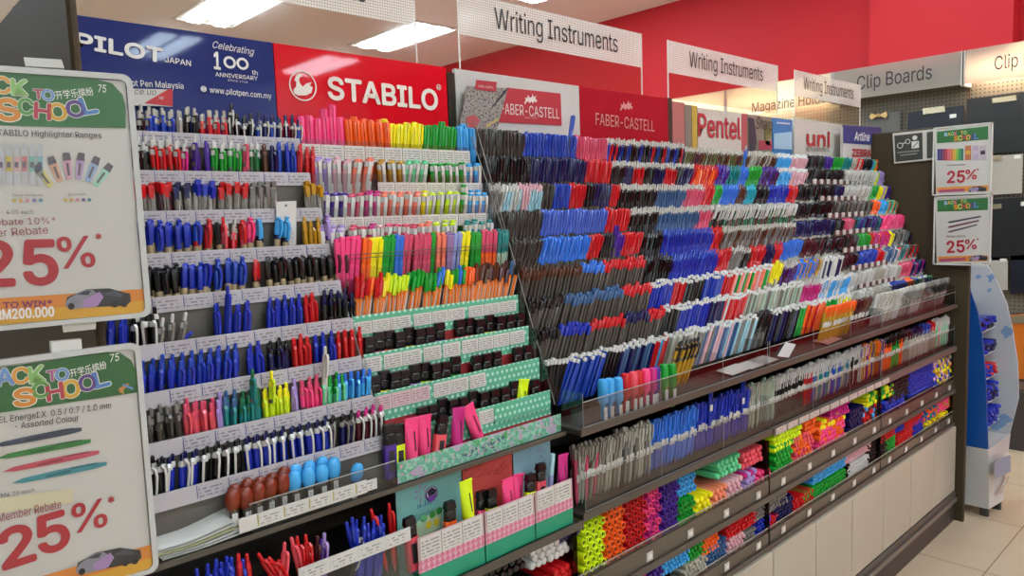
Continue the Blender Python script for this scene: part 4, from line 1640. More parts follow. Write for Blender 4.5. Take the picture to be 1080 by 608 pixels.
for k, sp in enumerate(A_ROWS):
    run_row(sp, YK[k] + .0115, ZK[k] + DZA[k], 'in the %s tier under the blue header' % ONES[k + 1], (.0142, .0142, .0150, .0150, .0145, .0150, .0150, .0142, .0165)[k], (1, 4), (0, .5), .006, .001, .285, depth=1, ddy=.0098, ddz=.004, spin=30, zmin=max(ZK[k] - .108, 1.0485), jit=2.2)
for tm, cols, px, k, dz_, le, w in (('click', ('purple', 'white'), 205, 1, .068, 2, 'tall purple'), ('click', ('black', 'black', 'white', 'neck'), 244, 0, .064, 3, 'tall black'), ('click', ('rose', 'white'), 259, 1, .069, 4, 'tall rose'),
                                ('click', ('royal', 'royal', 'royal'), 240, 5, .085, 3, 'tall royal blue'), ('click', ('teal', 'darkgreen'), 266, 7, .088, 1, 'tall teal'), ('click', ('white', 'white'), 343, 7, .108, 3, 'tall white'),
                                ('click', ('lime', 'yellow'), 286, 7, .080, 1, 'tall lime'), ('click', ('coral', 'red', 'coral'), 235, 3, .060, 0, 'tall coral')):
    z = ZK[k] + dz_
    emit(tm, cols, XA(px, YK[k] + .006, z), YK[k] + .006, z, le, 3, 0, 'in the %s tier under the blue header' % ONES[k + 1], False, 0, w)
# a few pens lying in the thin tier
for px, dz_, le in ((203, .010, 55), (172, .04, 12), (182, .045, 8), (196, .045, 14)):
    z = ZK[5] + dz_
    emit('click', ('royal',) if le > 50 else ('grey', 'white'), XA(px, YK[5] + .012, z), YK[5] + .012, z, le, 2, 0, 'in the sixth tier under the blue header', False, 0, 'tilted royal blue' if le > 50 else 'grey labelled')

# hang tag on the third tier
t = thing('hang_tag', (XA(303, YK[2], ZK[2] - .03), YK[2] - .012, ZK[2] - .045), 'white hang tag card hooked over the third price strip', 'tag')
TG = Plane((0, YK[2] - .012, 0), (1, 0, 0))
g = G()
q = [TG.loc(*p) for p in [(291.5, 213), (312.5, 212), (312.5, 261), (304, 262), (304, 236), (291.5, 236)]]
g.prism([TG.at(a, b) for a, b in q], (0, .001, 0), pm('#d2cec6', .4))
mk('card', g, t)
g = G()
disc(TG, (301.5, 217), .0028, '#77716a', g, .0006, 12)
poly(TG, [(306, 240), (310, 240), (310, 258), (306, 258)], '#8d8781', None, '', .0006, g=g, m=LABW)
mk('print', g, t)
CT = (255, 548), (388, 507)

# ---- swan-header rack
rb = thing('highlighter_rack', (.99, -.25, 1.047), 'stepped highlighter rack with white price cards and mint dotted fronts under the swan header', 'pen rack')
MINT = mat_dots('mint polka dots', '#5fae8a', '#b9dccb', .0145, .26)
CLW = pm('#a7a19a', .3)
REDC = pm('#9c2a2c', .5)
stair(rb, .762, 1.218, range(0, 5), ZK, YK, CLW, wall=acrylic('clear'))
stair(rb, .762, 1.218, range(5, 9), ZK, YK, REDC, wall=MINT)
for x in (.7595, 1.2185):
    g = G()
    g.prism([(x, -.01, 1.047), (x, YK[8] - .004, 1.047), (x, YK[8] - .004, ZK[8] + .02), (x, YK[0] - .004, ZK[0] - .03), (x, -.01, ZK[0] - .03)], (.0015, 0, 0), acrylic('clear'))
    mk('side_panel', g, rb)
CARD = mat_label('price card', '#cfc9c0', '#4d4743', 6., 7., .55)
CARDP = mat_label('pink price card', '#d3b3b3', '#5d4743', 6., 7., .55)
# cards per tier: (tier, y top offset, height, pixel edges)
cards = [(0, [318, 338, 362.5, 384.5, 405, 424, 444.5, 462, 479.5, 495.5], .034), (1, [398, 416, 431, 450.5, 469, 487.5, 505.5], .030), (2, [342.5, 363, 384, 404, 424, 443.5, 464.5, 483, 501, 512.5], .028),
         (5, [374, 392, 411, 433, 435.5, 455, 472, 490, 493.5, 510, 526.5, 544], .026), (6, [382, 402, 404, 424, 444, 446, 465, 466.5, 485, 486.5, 504, 520, 537, 553], .030),
         (7, [392.5, 412.5, 433, 453, 456.5, 475, 493.5, 494.5, 512], .030), (8, [495, 502, 504.5, 520.5], .030)]
for k, ed, h in cards:
    y0 = YK[k] - .0022
    z1 = ZK[k] - {0: .010, 1: .0186, 2: .021, 5: .012, 6: .007, 7: .006, 8: .006}[k]
    for a, b in zip(ed[:-1], ed[1:]):
        if b - a < 5:
            continue
        xa, xb = XA(a + .3, y0, z1), XA(b - .3, y0, z1)
        g = G()
        g.box(xa, xb, y0 - .0012, y0, z1 - h, z1, CARDP if (k == 7 and a < 440) else CARD)
        mk('price_card', g, rb)
B_ROWS = [
    (0, '313-362 solid pink|362-410 solid orange|410-447 solid yellow|443-481 solid green|481-500 solid sky', .048, .0198, 2, 6),
    (1, '328-348 swing lilac|348-372 swing pinkpale|372-396 swing salmon|396-426 swing gold|426-452 swing mint|452-490 swing green|489-507 swing sky', .0295, .0235, 4, 9),
    (2, '340-366 swing purple|366-384 swing rose|384-400 swing magenta|400-444 swing salmon|444-451 swing yellow|452-486 swing lime|486-493 swing green|493-514 swing sky', .029, .0225, 8, 10),
    (3, '333-362 swing lilac/purple|366-396 swing magenta/rose|396-440 swing pinkpale/rose|440-455 swing salmon|446-482 swing yellow/lime|488-520 swing teal', .031, .0235, 3, 9),
]
for k, sp, dz_, pt, le, lj in B_ROWS:
    run_row(sp, YK[k] + .0125, ZK[k] + dz_, 'in the %s tier under the swan header' % ONES[k + 1], pt, (le, lj), (0, .4), .004, .001, .765, depth=1, ddy=.011, ddz=.004, spin=8, zmin=ZK[k] - .108, jit=1.5)
for px, cc, k, dz_ in ((341, 'pink', 0, .070), (350, 'pink', 0, .080), (373, 'orange', 0, .058), (466, 'green', 0, .062), (488, 'sky', 0, .060), (405, 'yellow', 0, .058), (489, 'green', 2, .050)):
    emit('solid' if k == 0 else 'swing', (cc,), XA(px, YK[k] + .02, ZK[k] + dz_), YK[k] + .02, ZK[k] + dz_, 2, 2, 0, 'in the %s tier under the swan header' % ONES[k + 1], False, 0, 'tall ' + CW.get(cc, cc))
# wire-fronted tray with square felt pens
YW = YK[4] + .006
run_row('352-381 slim pink|382-392 slim orange|390-404 slim yellow|403-417 slim green|416-427 slim azure|427-436 slim rose|437-455 slim rose|455-460 slim green|460-471 slim salmon|471-478 slim mauve|478-488 slim lavender|487-497 slim yellow|497-508 slim green|508-524 slim rose orange|525-537 slim teal palegreen',
        YW, ZK[4] + .080, 'in the wire-fronted tray under the swan header', .0124, (7, 2), (3, 1), .003, .0015, .77, depth=1, ddy=.011, ddz=.004, spin=4)
t = thing('wire_tray', (.99, YW, ZK[4] - .085), 'wire-fronted tray of square-capped felt pens under the swan header', 'tray')
WIRE = pm('#3a3d33', .3, .5)
for zz in (ZK[4] + .049, ZK[4] + .041):
    g = G()
    g.tube([(.768, YW - .012, zz), (1.213, YW - .012, zz)], .0009, WIRE)
    mk('wire', g, t)
for i in range(13):
    x = .768 + .445 * i / 12
    g = G()
    g.tube([(x, YW - .012, zz - .11), (x, YW - .012, ZK[4] + .049)], .0006, WIRE, 5)
    mk('wire', g, t)
# fineliners
run_row('374-386 fine red|386-405 fine red/red/orange|404-412 fine yellow|410-424 fine green/lime|424-432 fine lime|430-449 fine lime/green|448-466 fine green|462-471 fine azure|471-478 fine yellow|476-484 fine green|484-492 fine azure/green|490-505 fine rust/orange|502-520 fine rust/brown|516-537 fine brown/plum',
        YK[5] + .0075, ZK[5] + .071, 'in the sixth tier under the swan header', .0112, (13, 6), (.5, .5), .008, .001, .765, depth=1, ddy=.0095, ddz=.005, spin=30, zmin=ZK[5] - .108, jit=2)
emit('fine', ('steel',), XA(541, YK[5] + .004, ZK[5] + .082), YK[5] + .004, ZK[5] + .082, 16, 4, 0, 'in the sixth tier under the swan header')
emit('fine', ('charcoal',), XA(547, YK[5] + .004, ZK[5] + .080), YK[5] + .004, ZK[5] + .080, 16, 4, 0, 'in the sixth tier under the swan header')


def boss_row(k, items, row, zoff=.022, y=None, cap='black'):
    for px, dz_, bc in items:
        yy = (YK[k] if y is None else y) + .012 + (.010 if dz_ > .004 else 0)
        z = (ZK[k] if y is None else 0) + zoff + dz_
        emit('boss', (bc,), XA(px, yy, z), yy, z, rnd.uniform(-2, 2), rnd.uniform(0, 4), 0, row, False, 0, 'black-capped')


bc = ['lime', 'pink', 'orange', 'green', 'yellow', 'sky', 'red', 'lilac']
boss_row(6, [(389 + 10.6 * i, .0045 if i in (1, 2, 4, 7, 9, 10, 12) else 0, bc[i % 8]) for i in range(16) if i not in (8,)], 'in the seventh tier under the swan header', .032)
boss_row(7, [(394 + 10.8 * i, .0045 if i in (1, 4, 5, 8) else 0, bc[(i + 3) % 8]) for i in range(16) if i not in (9, 13)], 'in the eighth tier under the swan header', .032)
boss_row(8, [(445 + 10.8 * i, .0045 if i in (2, 5, 9) else 0, bc[(i + 5) % 8]) for i in range(12) if i != 10], 'in the ninth tier under the swan header', .030)

# floral tray front with loose tubes
FLO = mat_floral('floral mint print', '#66a98b', [('#93c2a8', 1., .54), ('#b09fb2', .45, .58), ('#4f9a5a', .5, .62), ('#cf8fb0', 1.3, .62), ('#c5d6c4', 1.9, .66)], 90.)
YF = -.392
t = thing('floral_tray', (.99, YF, 1.047), 'floral mint fronted tray of tube highlighters in the swan-header section', 'tray')
TF = Plane((0, YF, 0), (1, 0, 0))
g = G()
g.box(.762, 1.2185, YF - .002, YF, 1.047, 1.088, FLO)
mk('front', g, t)
g = G()
g.box(.762, 1.2185, YF, YF + .026, 1.047, 1.049, REDC)
mk('floor', g, t)
g = G()
q = [(540, 463), (560, 455), (572, 441), (580, 446), (590, 437), (590, 449), (588, 452)]
xa, xb = XA(521, YK[8] - .004, 1.12), XA(577, YK[8] - .004, 1.12)
g.box(xa, xb, YK[8] - .006, YK[8] - .004, 1.100, 1.136, MINT)
mk('back_front', g, t)
g = G()
for (px, py), n_, h in (((498, 478), 9, '#2c3570'), ((515, 471), 9, '#6a2f80'), ((528, 463), 7, '#2c3570')):
    for i in range(n_):
        a = TF.loc(px + rnd.uniform(-8, 8), py + rnd.uniform(-4, 4))
        b = (a[0] + rnd.uniform(-.012, .012), a[1] + rnd.uniform(-.006, .006))
        d = Vector((b[0] - a[0], b[1] - a[1])).normalized() * .0012
        g.add([TF.at(a[0] - d.y, a[1] + d.x, .0026), TF.at(b[0] - d.y, b[1] + d.x, .0026), TF.at(b[0] + d.y, b[1] - d.x, .0026), TF.at(a[0] + d.y, a[1] - d.x, .0026)], [(0, 1, 2, 3)], pm(h, .5))
mk('brush_lettering', g, t)
ROWF = 'in the floral tray'
for tm, cols, px, py, le, dy_, w in (('boss', ('purple',), 410, 448, 0, .012, 'black-capped purple'), ('boss', ('neon',), 420, 449, 1, .018, 'black-capped neon yellow'), ('tube', ('pink',), 434, 441, 2, .008, None), ('tube', ('pink',), 448, 438, 3, .018, None),
                                     ('boss', ('coral',), 467, 439, 10, .010, 'black-capped coral'), ('tube', ('magenta',), 484, 430, 6, .009, None), ('tube', ('pink',), 493, 428, -20, .016, 'slumped pink'), ):
    p = atp(px, py, 1, YF + dy_)
    emit(tm, cols, p.x, YF + dy_, p.z, le, 2, 0, ROWF, False, 0, w, 1.0495)

p = atp(553, 400, 1, YK[8] + .012)
emit('tube', ('neon',), p.x, YK[8] + .012, p.z, 10, 3, 0, 'in the ninth tier under the swan header')

# ---- display boxes below
YB = -.446
BOXG = pm('#1f8f69', .45)
n = NT('pink triangle band', .5, .3)
x, y, z = n.xyz('Object')
fu = n.m1('FRACT', n.m1('DIVIDE', x, .013))
tri = n.m1('LESS_THAN', n.m1('ABSOLUTE', n.m1('SUBTRACT', fu, .5)), n.m1('MULTIPLY', n.m1('FRACT', n.m1('DIVIDE', n.m1('ADD', z, .006), .012)), .42))
PBAND = n.color(n.mix(tri, '#cc7088', '#d8a2ab'))
BPX = Plane((0, YB, 0), (1, 0, 0))
xs = [XA(p, YB, .90) for p in (428, 511.5, 564.5, 604.5)]
xs[0] = .763
bk = [('mint', '#6aa39b'), ('coral', '#c0463f'), ('blue-green', '#7aa3a6')]
for i in range(3):
    x0, x1 = xs[i] + .002, xs[i + 1] - .002
    t = thing('display_box', ((x0 + x1) / 2, YB + .03, .846), ['mint backed display box with a round emblem and a black chisel cap', 'coral backed display box with brush lettering and a neon tube', 'blue-green backed display box at the clear divider'][i], 'display box', 'green display boxes')
    g = G()
    g.box(x0, x1, YB, YB + .002, .846, .884, BOXG)
    g.box(x0, x1, YB, YB + .075, .846, .848, BOXG)
    mk('front', g, t)
    g = G()
    g.box(x0, x1, YB - .0006, YB, .884, .908, PBAND)
    mk('pink_band', g, t)
    g = G()
    g.box(x0, x1, YB, YB + .002, .884, .953, pm('#c9a6a4', .5))
    mk('front_rim', g, t)
    g = G()
    yb = YB + .066
    n = NT('washed print ' + bk[i][0], .5, .3)
    X_, Y_, Z_ = n.xyz('Object')
    nz = n.noise(n.comb(X_, Z_), 26., 3.)
    mm = n.color(n.mix(n.m1('MULTIPLY', nz, .6), bk[i][1], ['#8fc0b8', '#c9564c', '#9fb8cf'][i]))
    g.box(x0, x1, yb, yb + .002, .848, 1.036, mm)
    b_ = mk('back_card', g, t)
    BK = Plane((0, yb - .0006, 0), (1, 0, 0))
    g = G()
    if i == 0:
        disc(BK, (455, 521), .0155, '#3a2f5a', g, .0004, 24)
        disc(BK, (455, 521), .0130, '#cfc3d6', g, .0008, 24, 1., .0)if False else None
        disc(BK, (455, 520), .0125, '#b9a8c4', g, .0008, 24)
        poly(BK, [(450, 519), (455, 514), (460, 517), (459, 521), (452, 524)], '#1e1b33', None, '', .0012, g=g)
        poly(BK, [(450, 525), (460, 521), (458, 528), (453, 530)], '#7a3f9a', None, '', .0012, g=g)
        for k in range(7):
            a = k * .9
            p = BK.loc(444.5, 520.5)
            g.add([BK.at(p[0] + .004 * math.cos(a), p[1] + .004 * math.sin(a), .0004), BK.at(p[0] + .017 * math.cos(a - .12), p[1] + .017 * math.sin(a - .12), .0004), BK.at(p[0] + .017 * math.cos(a + .12), p[1] + .017 * math.sin(a + .12), .0004)], [(0, 1, 2)], pm('#a35fa6', .5))
        for k in range(6):
            a = BK.loc(441 + 2.6 * k, 537 - 1.1 * k)
            b = (a[0] + rnd.uniform(-.002, .004), a[1] + rnd.uniform(.003, .012))
            d = Vector((b[0] - a[0], b[1] - a[1])).normalized() * .0009
            g.add([BK.at(a[0] - d.y, a[1] + d.x, .0004), BK.at(b[0] - d.y, b[1] + d.x, .0004), BK.at(b[0] + d.y, b[1] - d.x, .0004), BK.at(a[0] + d.y, a[1] - d.x, .0004)], [(0, 1, 2, 3)], pm('#234a86', .5))
    elif i == 1:
        for k in range(26):
            u, v = rnd.uniform(483, 530), rnd.uniform(492, 507)
            v -= (u - 500) * .2
            a = BK.loc(u, v)
            b = (a[0] + rnd.uniform(.004, .02), a[1] + rnd.uniform(-.008, .012))
            d = Vector((b[0] - a[0], b[1] - a[1])).normalized() * .0006
            g.add([BK.at(a[0] - d.y, a[1] + d.x, .0004), BK.at(b[0] - d.y, b[1] + d.x, .0004), BK.at(b[0] + d.y, b[1] - d.x, .0004), BK.at(a[0] + d.y, a[1] - d.x, .0004)], [(0, 1, 2, 3)], pm('#5a1f28', .5))
    else:
        for k in range(14):
            u, v = rnd.uniform(545, 585), rnd.uniform(470, 492)
            a = BK.loc(u, v)
            b = (a[0] + rnd.uniform(.003, .014), a[1] + rnd.uniform(-.01, .01))
            d = Vector((b[0] - a[0], b[1] - a[1])).normalized() * .0006
            g.add([BK.at(a[0] - d.y, a[1] + d.x, .0004), BK.at(b[0] - d.y, b[1] + d.x, .0004), BK.at(b[0] + d.y, b[1] - d.x, .0004), BK.at(a[0] + d.y, a[1] - d.x, .0004)], [(0, 1, 2, 3)], pm('#8a4f9e' if k % 2 else '#3f5f8f', .5))
    mk('brush_print', g, b_)
    w = (x1 - x0)
    nn = 3 if i < 2 else 2
    for j in range(nn):
        a, b = x0 + .004 + (w - .008) * j / nn, x0 + .004 + (w - .008) * (j + 1) / nn - .002
        g = G()
        g.box(a, b, YB - .0016, YB - .0004, .909, .951, CARD)
        mk('price_card', g, t)
# things in the boxes
ROWX = 'in the green display boxes'
for tm, cols, px, py, le, dy_, w in (('boss', ('coral',), 431, 546, -4, .018, 'black-capped coral'), ('boss', ('orange', 'charcoal'), 474, 529, 1, .020, 'black-capped orange'), ('tube', ('neon',), 491, 507, -3, .012, None),
                                     ('boss', ('pink',), 508, 518, 2, .030, 'black-capped pink'), ('boss', ('lime',), 518, 516, 2, .018, 'black-capped lime'), ('tube', ('pink',), 535, 505, -2, .020, None), ('tube', ('pink',), 547, 500, 8, .030, None),
                                     ('boss', ('neon',), 559, 500, 2, .014, 'black-capped neon yellow'), ('boss', ('coral',), 570, 489, 2, .026, 'black-capped coral'), ('slim', ('palecyan', 'lavender'), 583, 482, 8, .020, 'pale blue'), ('tube', ('magenta',), 594, 479, 4, .018, None)):
    p = atp(px, py, 1, YB + dy_)
    emit(tm, cols, p.x, YB + dy_, p.z, le, 1, 0, ROWX, False, 0, w, .8485)
t = thing('dot_card', (XA(455, YB + .02, .96), YB + .02, .93), 'small clear card with green and yellow dots in the mint display box', 'card')
DP = Plane((0, YB + .034, 0), (1, 0, 0))
g = G()
q = [DP.loc(*p) for p in [(437, 554), (466, 535), (466, 556), (437, 572)]]
g.prism([DP.at(a, b) for a, b in q], (0, .001, 0), pm('#9fb08f', .4))
mk('card', g, t)
g = G()
for px, py, h in ((456, 543, '#1f7a2c'), (463, 539, '#1f7a2c'), (452, 554, '#b5a51e'), (460, 551, '#b5a51e'), (443, 552, '#8fbf9a'), (447, 547, '#4f9f62')):
    disc(DP, (px, py), .0075, h, g, .0006, 14)
mk('dot_print', g, t)

# ================================================================== TRAY ROW UNDER THE BLUE HEADER
YT = -.3985
ACR = acrylic('clear')
t = thing('acrylic_tray', (.60, YT, 1.047), 'clear acrylic tray of brown and sky blue capped pens with a white price strip', 'tray')
x0, x1 = .468, .752
g = G()
g.box(x0, x1, YT - .006, YT - .004, 1.047, 1.098, ACR)
g.box(x0, x0 + .002, YT - .006, YT + .034, 1.047, 1.105, ACR)
g.box(x1 - .002, x1, YT - .006, YT + .034, 1.047, 1.105, ACR)
g.box(x0, x1, YT - .006, YT + .034, 1.047, 1.0485, ACR)
mk('bin', g, t)
g = G()
g.box(x0, x1, YT - .0064, YT - .0036, 1.0975, 1.0987, ACE)
mk('edge', g, t)
g = G()
g.box(XA(252, YT - .008, 1.07), XA(387, YT - .008, 1.07), YT - .008, YT - .0065, 1.056, 1.080, pm('#d0ccc4', .35))
s = mk('price_strip', g, t)
for i in range(5):
    a = .482 + .046 * i
    g = G()
    g.add([(a, YT - .0085, 1.058), (a + .042, YT - .0085, 1.058), (a + .042, YT - .0085, 1.078), (a, YT - .0085, 1.078)], [(0, 1, 2, 3)], mat_label('white strip label', '#d0ccc4', '#4a4644', 4., 8., .5))
    g.add([(a - .003, YT - .0088, 1.060), (a - .001, YT - .0088, 1.060), (a - .001, YT - .0088, 1.078), (a - .003, YT - .0088, 1.078)], [(0, 1, 2, 3)], pm('#b0a040', .4))
    mk('price_label', g, s)
run_row('238-304 capover rust|304-357 capover sky', YT + .008, 1.126, 'in the clear tray below the price strips', .0225, (1, 3), (0, .5), .004, .001, .47, depth=1, ddy=.0172, ddz=.004, spin=5)
p = atp(378, 488, 1, YT + .012)
emit('capover', ('sky',), p.x, YT + .012, p.z - .002, 14, 2, 0, 'in the clear tray below the price strips', False, 0, 'lone sky blue')
# leaflets at the near end of that shelf
LEAF = pm('#c9c7c0', .45)
for i in range(5):
    g = G()
    z0 = 1.0465 + .0042 * i
    a = rnd.uniform(-.006, .006)
    n_ = 8
    x0, x1 = .33 + a, .468 + a - .004 * i
    y0, y1 = YT - .004 + rnd.uniform(0, .003), YT + .036
    vs = []
    for s in range(n_ + 1):
        f = s / n_
        zz = z0 + (.016 + .004 * i) * max(0, f - .35) ** 1.5 * 1.6 * (1 - .5 * f)
        vs += [(x0 + (x1 - x0) * f, y0 + .01 * (1 - f), zz), (x0 + (x1 - x0) * f, y1, zz + .01)]
    vs += [(p[0], p[1], p[2] + .0016) for p in vs[:]]
    m = 2 * (n_ + 1)
    fs = []
    for s in range(n_):
        k = 2 * s
        fs += [(k, k + 1, k + 3, k + 2), (m + k, m + k + 2, m + k + 3, m + k + 1), (k, k + 2, m + k + 2, m + k), (k + 1, m + k + 1, m + k + 3, k + 3)]
    fs += [(0, m, m + 1, 1), (2 * n_, 2 * n_ + 1, m + 2 * n_ + 1, m + 2 * n_)]
    g.add(vs, fs, LEAF if i != 2 else pm('#a9a67c', .45))
    loose('leaflet', g, '%s of the folded white leaflets stacked at the near shelf end' % ['lowest', 'second lowest', 'middle olive-edged', 'second from top', 'topmost'][i], 'leaflet', 'leaflets at the near shelf end', True)

# bottom trays under the blue header
YL = -.432
for k, (x0, x1, lb) in enumerate(((.30, .525, 'clear bottom tray of blue and red click pens nearest the camera'), (.527, .757, 'clear bottom tray of loose royal blue pens with white labels on its front'))):
    t = thing('acrylic_tray', ((x0 + x1) / 2, YL, .802), lb, 'tray')
    g = G()
    g.box(x0, x1, YL - .004, YL - .002, .802, .955, ACR)
    g.box(x0, x0 + .002, YL - .004, YL + .09, .802, .955, ACR)
    g.box(x1 - .002, x1, YL - .004, YL + .09, .802, .955, ACR)
    g.box(x0, x1, YL - .004, YL + .09, .802, .8035, ACR)
    mk('bin', g, t)
    if k == 1:
        g = G()
        g.box(x0 + .002, x1 - .002, YL - .0065, YL - .0045, .952, .978, pm('#c9c5c0', .35))
        s = mk('price_strip', g, t)
        for i in range(4):
            a = x0 + .006 + .056 * i
            g = G()
            g.add([(a, YL - .007, .954), (a + .052, YL - .007, .954), (a + .052, YL - .007, .976), (a, YL - .007, .976)], [(0, 1, 2, 3)], mat_label('white strip label', '#d0ccc4', '#4a4644', 4., 8., .5))
            mk('price_label', g, s)
ROWL = 'in the clear bottom trays under the blue header'
for px, py, cc, le, w in [(207, 600, 'royal', -3, 0), (219, 595, 'royal', 2, 0), (228, 590, 'royal', 4, 0), (233, 593, 'royal', 0, 0), (239, 587, 'royal', 3, 0), (241, 594, 'royal', 5, 0), (244, 588, 'royal', 2, 0), (251, 584, 'red', -2, 0), (256, 590, 'royal', 1, 0),
                      (260, 584, 'red', -3, 0), (257, 600, 'red', 2, 0), (272, 584, 'red', -26, 0), (283, 588, 'red', -30, 0), (294, 590, 'red', 3, 0), (300, 572, 'coral', 4, 0), (307, 567, 'coral', -12, 0), (313, 566, 'red', -5, 0), (322, 564, 'red', -4, 0),
                      (324, 572, 'red', -8, 0), (335, 565, 'maroon', 6, 0), (342, 562, 'lilac', 2, 0), (339, 568, 'purple', 4, 0),
                      (365, 551, 'royal', -14, 0), (371, 546, 'royal', -6, 0), (376, 548, 'royal', 3, 0), (384, 545, 'royal', 4, 0), (380, 560, 'black', 14, 0), (388, 552, 'royal', 2, 0), (394, 549, 'royal', 6, 0), (398, 545, 'royal', 3, 0), (402, 543, 'royal', 8, 0), (391, 537, 'red', -14, 0), (410, 531, 'red', -5, 0), (403, 552, 'royal', 5, 0)]:
    yy = YL + .008 + rnd.uniform(0, .010)
    p = atp(px, py, 1, yy)
    emit('click', (cc,) + (('black', 'white', 'arch') if cc == 'black' else ()), p.x, yy, p.z, le, 4, 0, ROWL, False, rnd.uniform(-30, 30), None, .804)

# ================================================================== LONG PEN RACKS (tiers C and D)
ZC = [1.776 - .0727 * k for k in range(9)]
YC = [-.075 - .0327 * k for k in range(9)]
for k, (x0, x1, lb) in enumerate(((1.236, 2.224, 'nine-tier clear pen rack under the white and dark red headers'), (2.232, 3.05, 'nine-tier clear pen rack under the white header with rounded red lettering'), (3.056, 3.895, 'nine-tier clear pen rack at the far end panel'))):
    t = thing('pen_rack', ((x0 + x1) / 2, -.2, 1.058), lb, 'pen rack', 'long tiered pen racks')
    for q in range(9):
        g = G()
        zb = ZC[q] - .151
        yf = YC[q] - .0062
        g.box(x0, x1, yf, yf + .030, max(zb - .002, 1.0585), max(zb, 1.0605), DRK)
        mk('tier', g, t)
        g = G()
        g.box(x0, x1, yf - .002, yf, max(zb, 1.060), max(zb, 1.06) + .030, SMK)
        mk('tier_front', g, t)
    for x in ([x0] if k == 0 else [x1 - .003] if k == 2 else []):
        g = G()
        g.prism([(x, -.014, 1.0585), (x, YC[8] - .02, 1.0585), (x, YC[8] - .02, 1.14), (x, YC[0] - .02, 1.695), (x, -.014, 1.695)], (.003, 0, 0), ACR)
        mk('side_panel', g, t)
    if k == 0:
        for pts in ([(x0 + .0015, YC[8] - .021, 1.10), (x0 + .0015, YC[0] - .030, 1.79)], [(x0 + .0015, YC[3] - .03, 1.50), (x0 + .0015, YC[0] + .0, 1.79)]):
            g = G()
            g.tube(pts, .0013, pm('#8f8a84', .25), 5)
            mk('panel_edge', g, t)
    if k:
        for q in range(1, 8):
            a = {1: 2.9, 2: 2.95, 3: 2.85, 4: 2.9, 5: 2.8, 6: 2.8, 7: 2.75}[q]
            if k == 1:
                continue
            g = G()
            zs, ys = ZC[q] - .052, YC[q] - .020
            g.box(x0 + .02, x0 + .42, ys, ys + .002, zs - .012, zs + .006, pm('#4c2a2a', .4))
            pl_ = mk('label_rail', g, t)
            for i in range(6):
                g = G()
                xx = x0 + .03 + .066 * i
                g.box(xx, xx + .03, ys - .0025, ys - .0005, zs - .010, zs + .010, pm('#c9c2bb', .4))
                mk('price_tag', g, pl_)
C_ROWS = [
    '505-552 capped smoke|552-608 capped blue|608-640 capped rose|640-722 gel black/blue/red/charcoal/navy|722-786 gel olive/brown/olive/plum cream|790-820 gel brown/cream cream|820-835 gel sky white|835-852 gel pinkpale white|853-870 roller charcoal|870-878 roller purple|878-890 roller green|890-898 roller teal|898-910 roller red/cream|910-920 roller black|920-945 roller sky/orange/lilac/mint',
    '505-560 capped black|560-618 capped navy|618-645 capped red|645-658 gel charcoal|658-668 gel navy|668-679 gel red|679-690 gel charcoal|690-701 gel navy|701-713 gel red|713-722 gel black|722-733 gel navy|733-758 gel red/orange red|758-770 gel purple purple|770-782 gel teal teal|782-790 gel azure azure|790-804 gel green green|804-822 gel purple/maroon purple|822-835 gel sky white|835-852 gel pinkpale white|853-890 roller black/charcoal|890-924 wclip cream/grey|924-934 roller lilac/lime|934-952 roller black/purple',
    '516-530 gel grey|530-548 gel palecyan/white white|548-573 gel pinkpale/palecyan pinkpale|573-585 capped smoke|585-602 capped blue|602-617 capped red|617-627 capped black|627-645 capped navy|645-653 capped red|653-692 gel charcoal|692-724 gel steel|724-744 gel rose|744-755 gel red red|755-763 gel green green|763-780 gel azure azure|780-788 gel brown brown|788-798 gel cyan cyan|798-812 gel black black|812-832 gel royal blue|832-842 gel red red|842-880 roller black|880-890 roller navy|890-918 wclip cream|918-926 roller green|926-935 roller yellow/lilac|935-957 roller purple',
    '526-572 capped smoke|572-640 capped periwinkle|640-664 capped red|664-695 gel charcoal|695-738 gel steel|738-752 gel rose|752-840 wclip brown/darkgreen/charcoal|840-878 roller black|878-920 roller smoke/grey|920-928 roller orange|928-936 roller sky|936-966 roller orange/mint/pinkpale/teal',
    '540-572 capped smoke|572-622 capped azure|622-636 capped red|636-648 capped black|648-658 capped purple|658-678 capped red|678-700 gel black black|700-752 gel royal blue|752-763 gel red red|763-840 gel brown/grey cream|840-880 roller navy|880-890 roller charcoal|890-900 roller rose|900-930 roller purple/black/teal|930-955 roller pink|955-971 roller yellow',
    '550-615 end brown|615-638 end azure|638-681 end red|681-710 gel black black|710-758 gel royal blue|758-772 gel red red|772-785 gel grey|785-793 gel black|793-808 gel red red|808-818 gel navy navy|818-826 gel red red|826-846 roller azure|846-862 roller maroon|862-905 roller black/maroon|905-918 roller green|918-938 roller magenta/red|938-942 roller yellow|942-960 roller black/grey|960-975 roller purple/red',
    '557-597 end charcoal|597-658 end steel|658-688 end red|688-712 white royal|712-725 white red|725-745 white charcoal|745-765 white blue|765-776 white red|776-815 white green/salmon/pinkpale|815-825 roller yellow|825-842 gel maroon/purple|842-866 roller azure/gold|866-890 white white/navy|890-905 roller maroon/black|905-925 roller blue|925-932 roller red|932-948 roller white/steel|948-972 roller brown/red/teal',
    '562-592 end black|592-624 end royal|624-660 end red|660-686 end navy|686-702 end red|702-718 white charcoal|718-750 white royal|750-766 white navy|766-790 white red/white|790-848 white cream/grey/palegreen|848-866 gel magenta|866-900 gel sky/white white|900-950 roller white/cream|950-962 roller rose|962-980 roller magenta/navy',
    '575-600 white charcoal|600-642 white blue|642-656 white charcoal|656-692 white navy/steel|692-706 white red/sky|706-740 white cream/grey|740-800 white grey/pinkpale/palecyan/steel|800-814 capped black|814-845 white black/navy|845-852 white green|852-872 white orange/red|872-884 white green|884-898 white yellow/white|898-940 roller white/cream|940-956 roller blue|956-963 roller orange|963-985 roller blue/green/white',
]
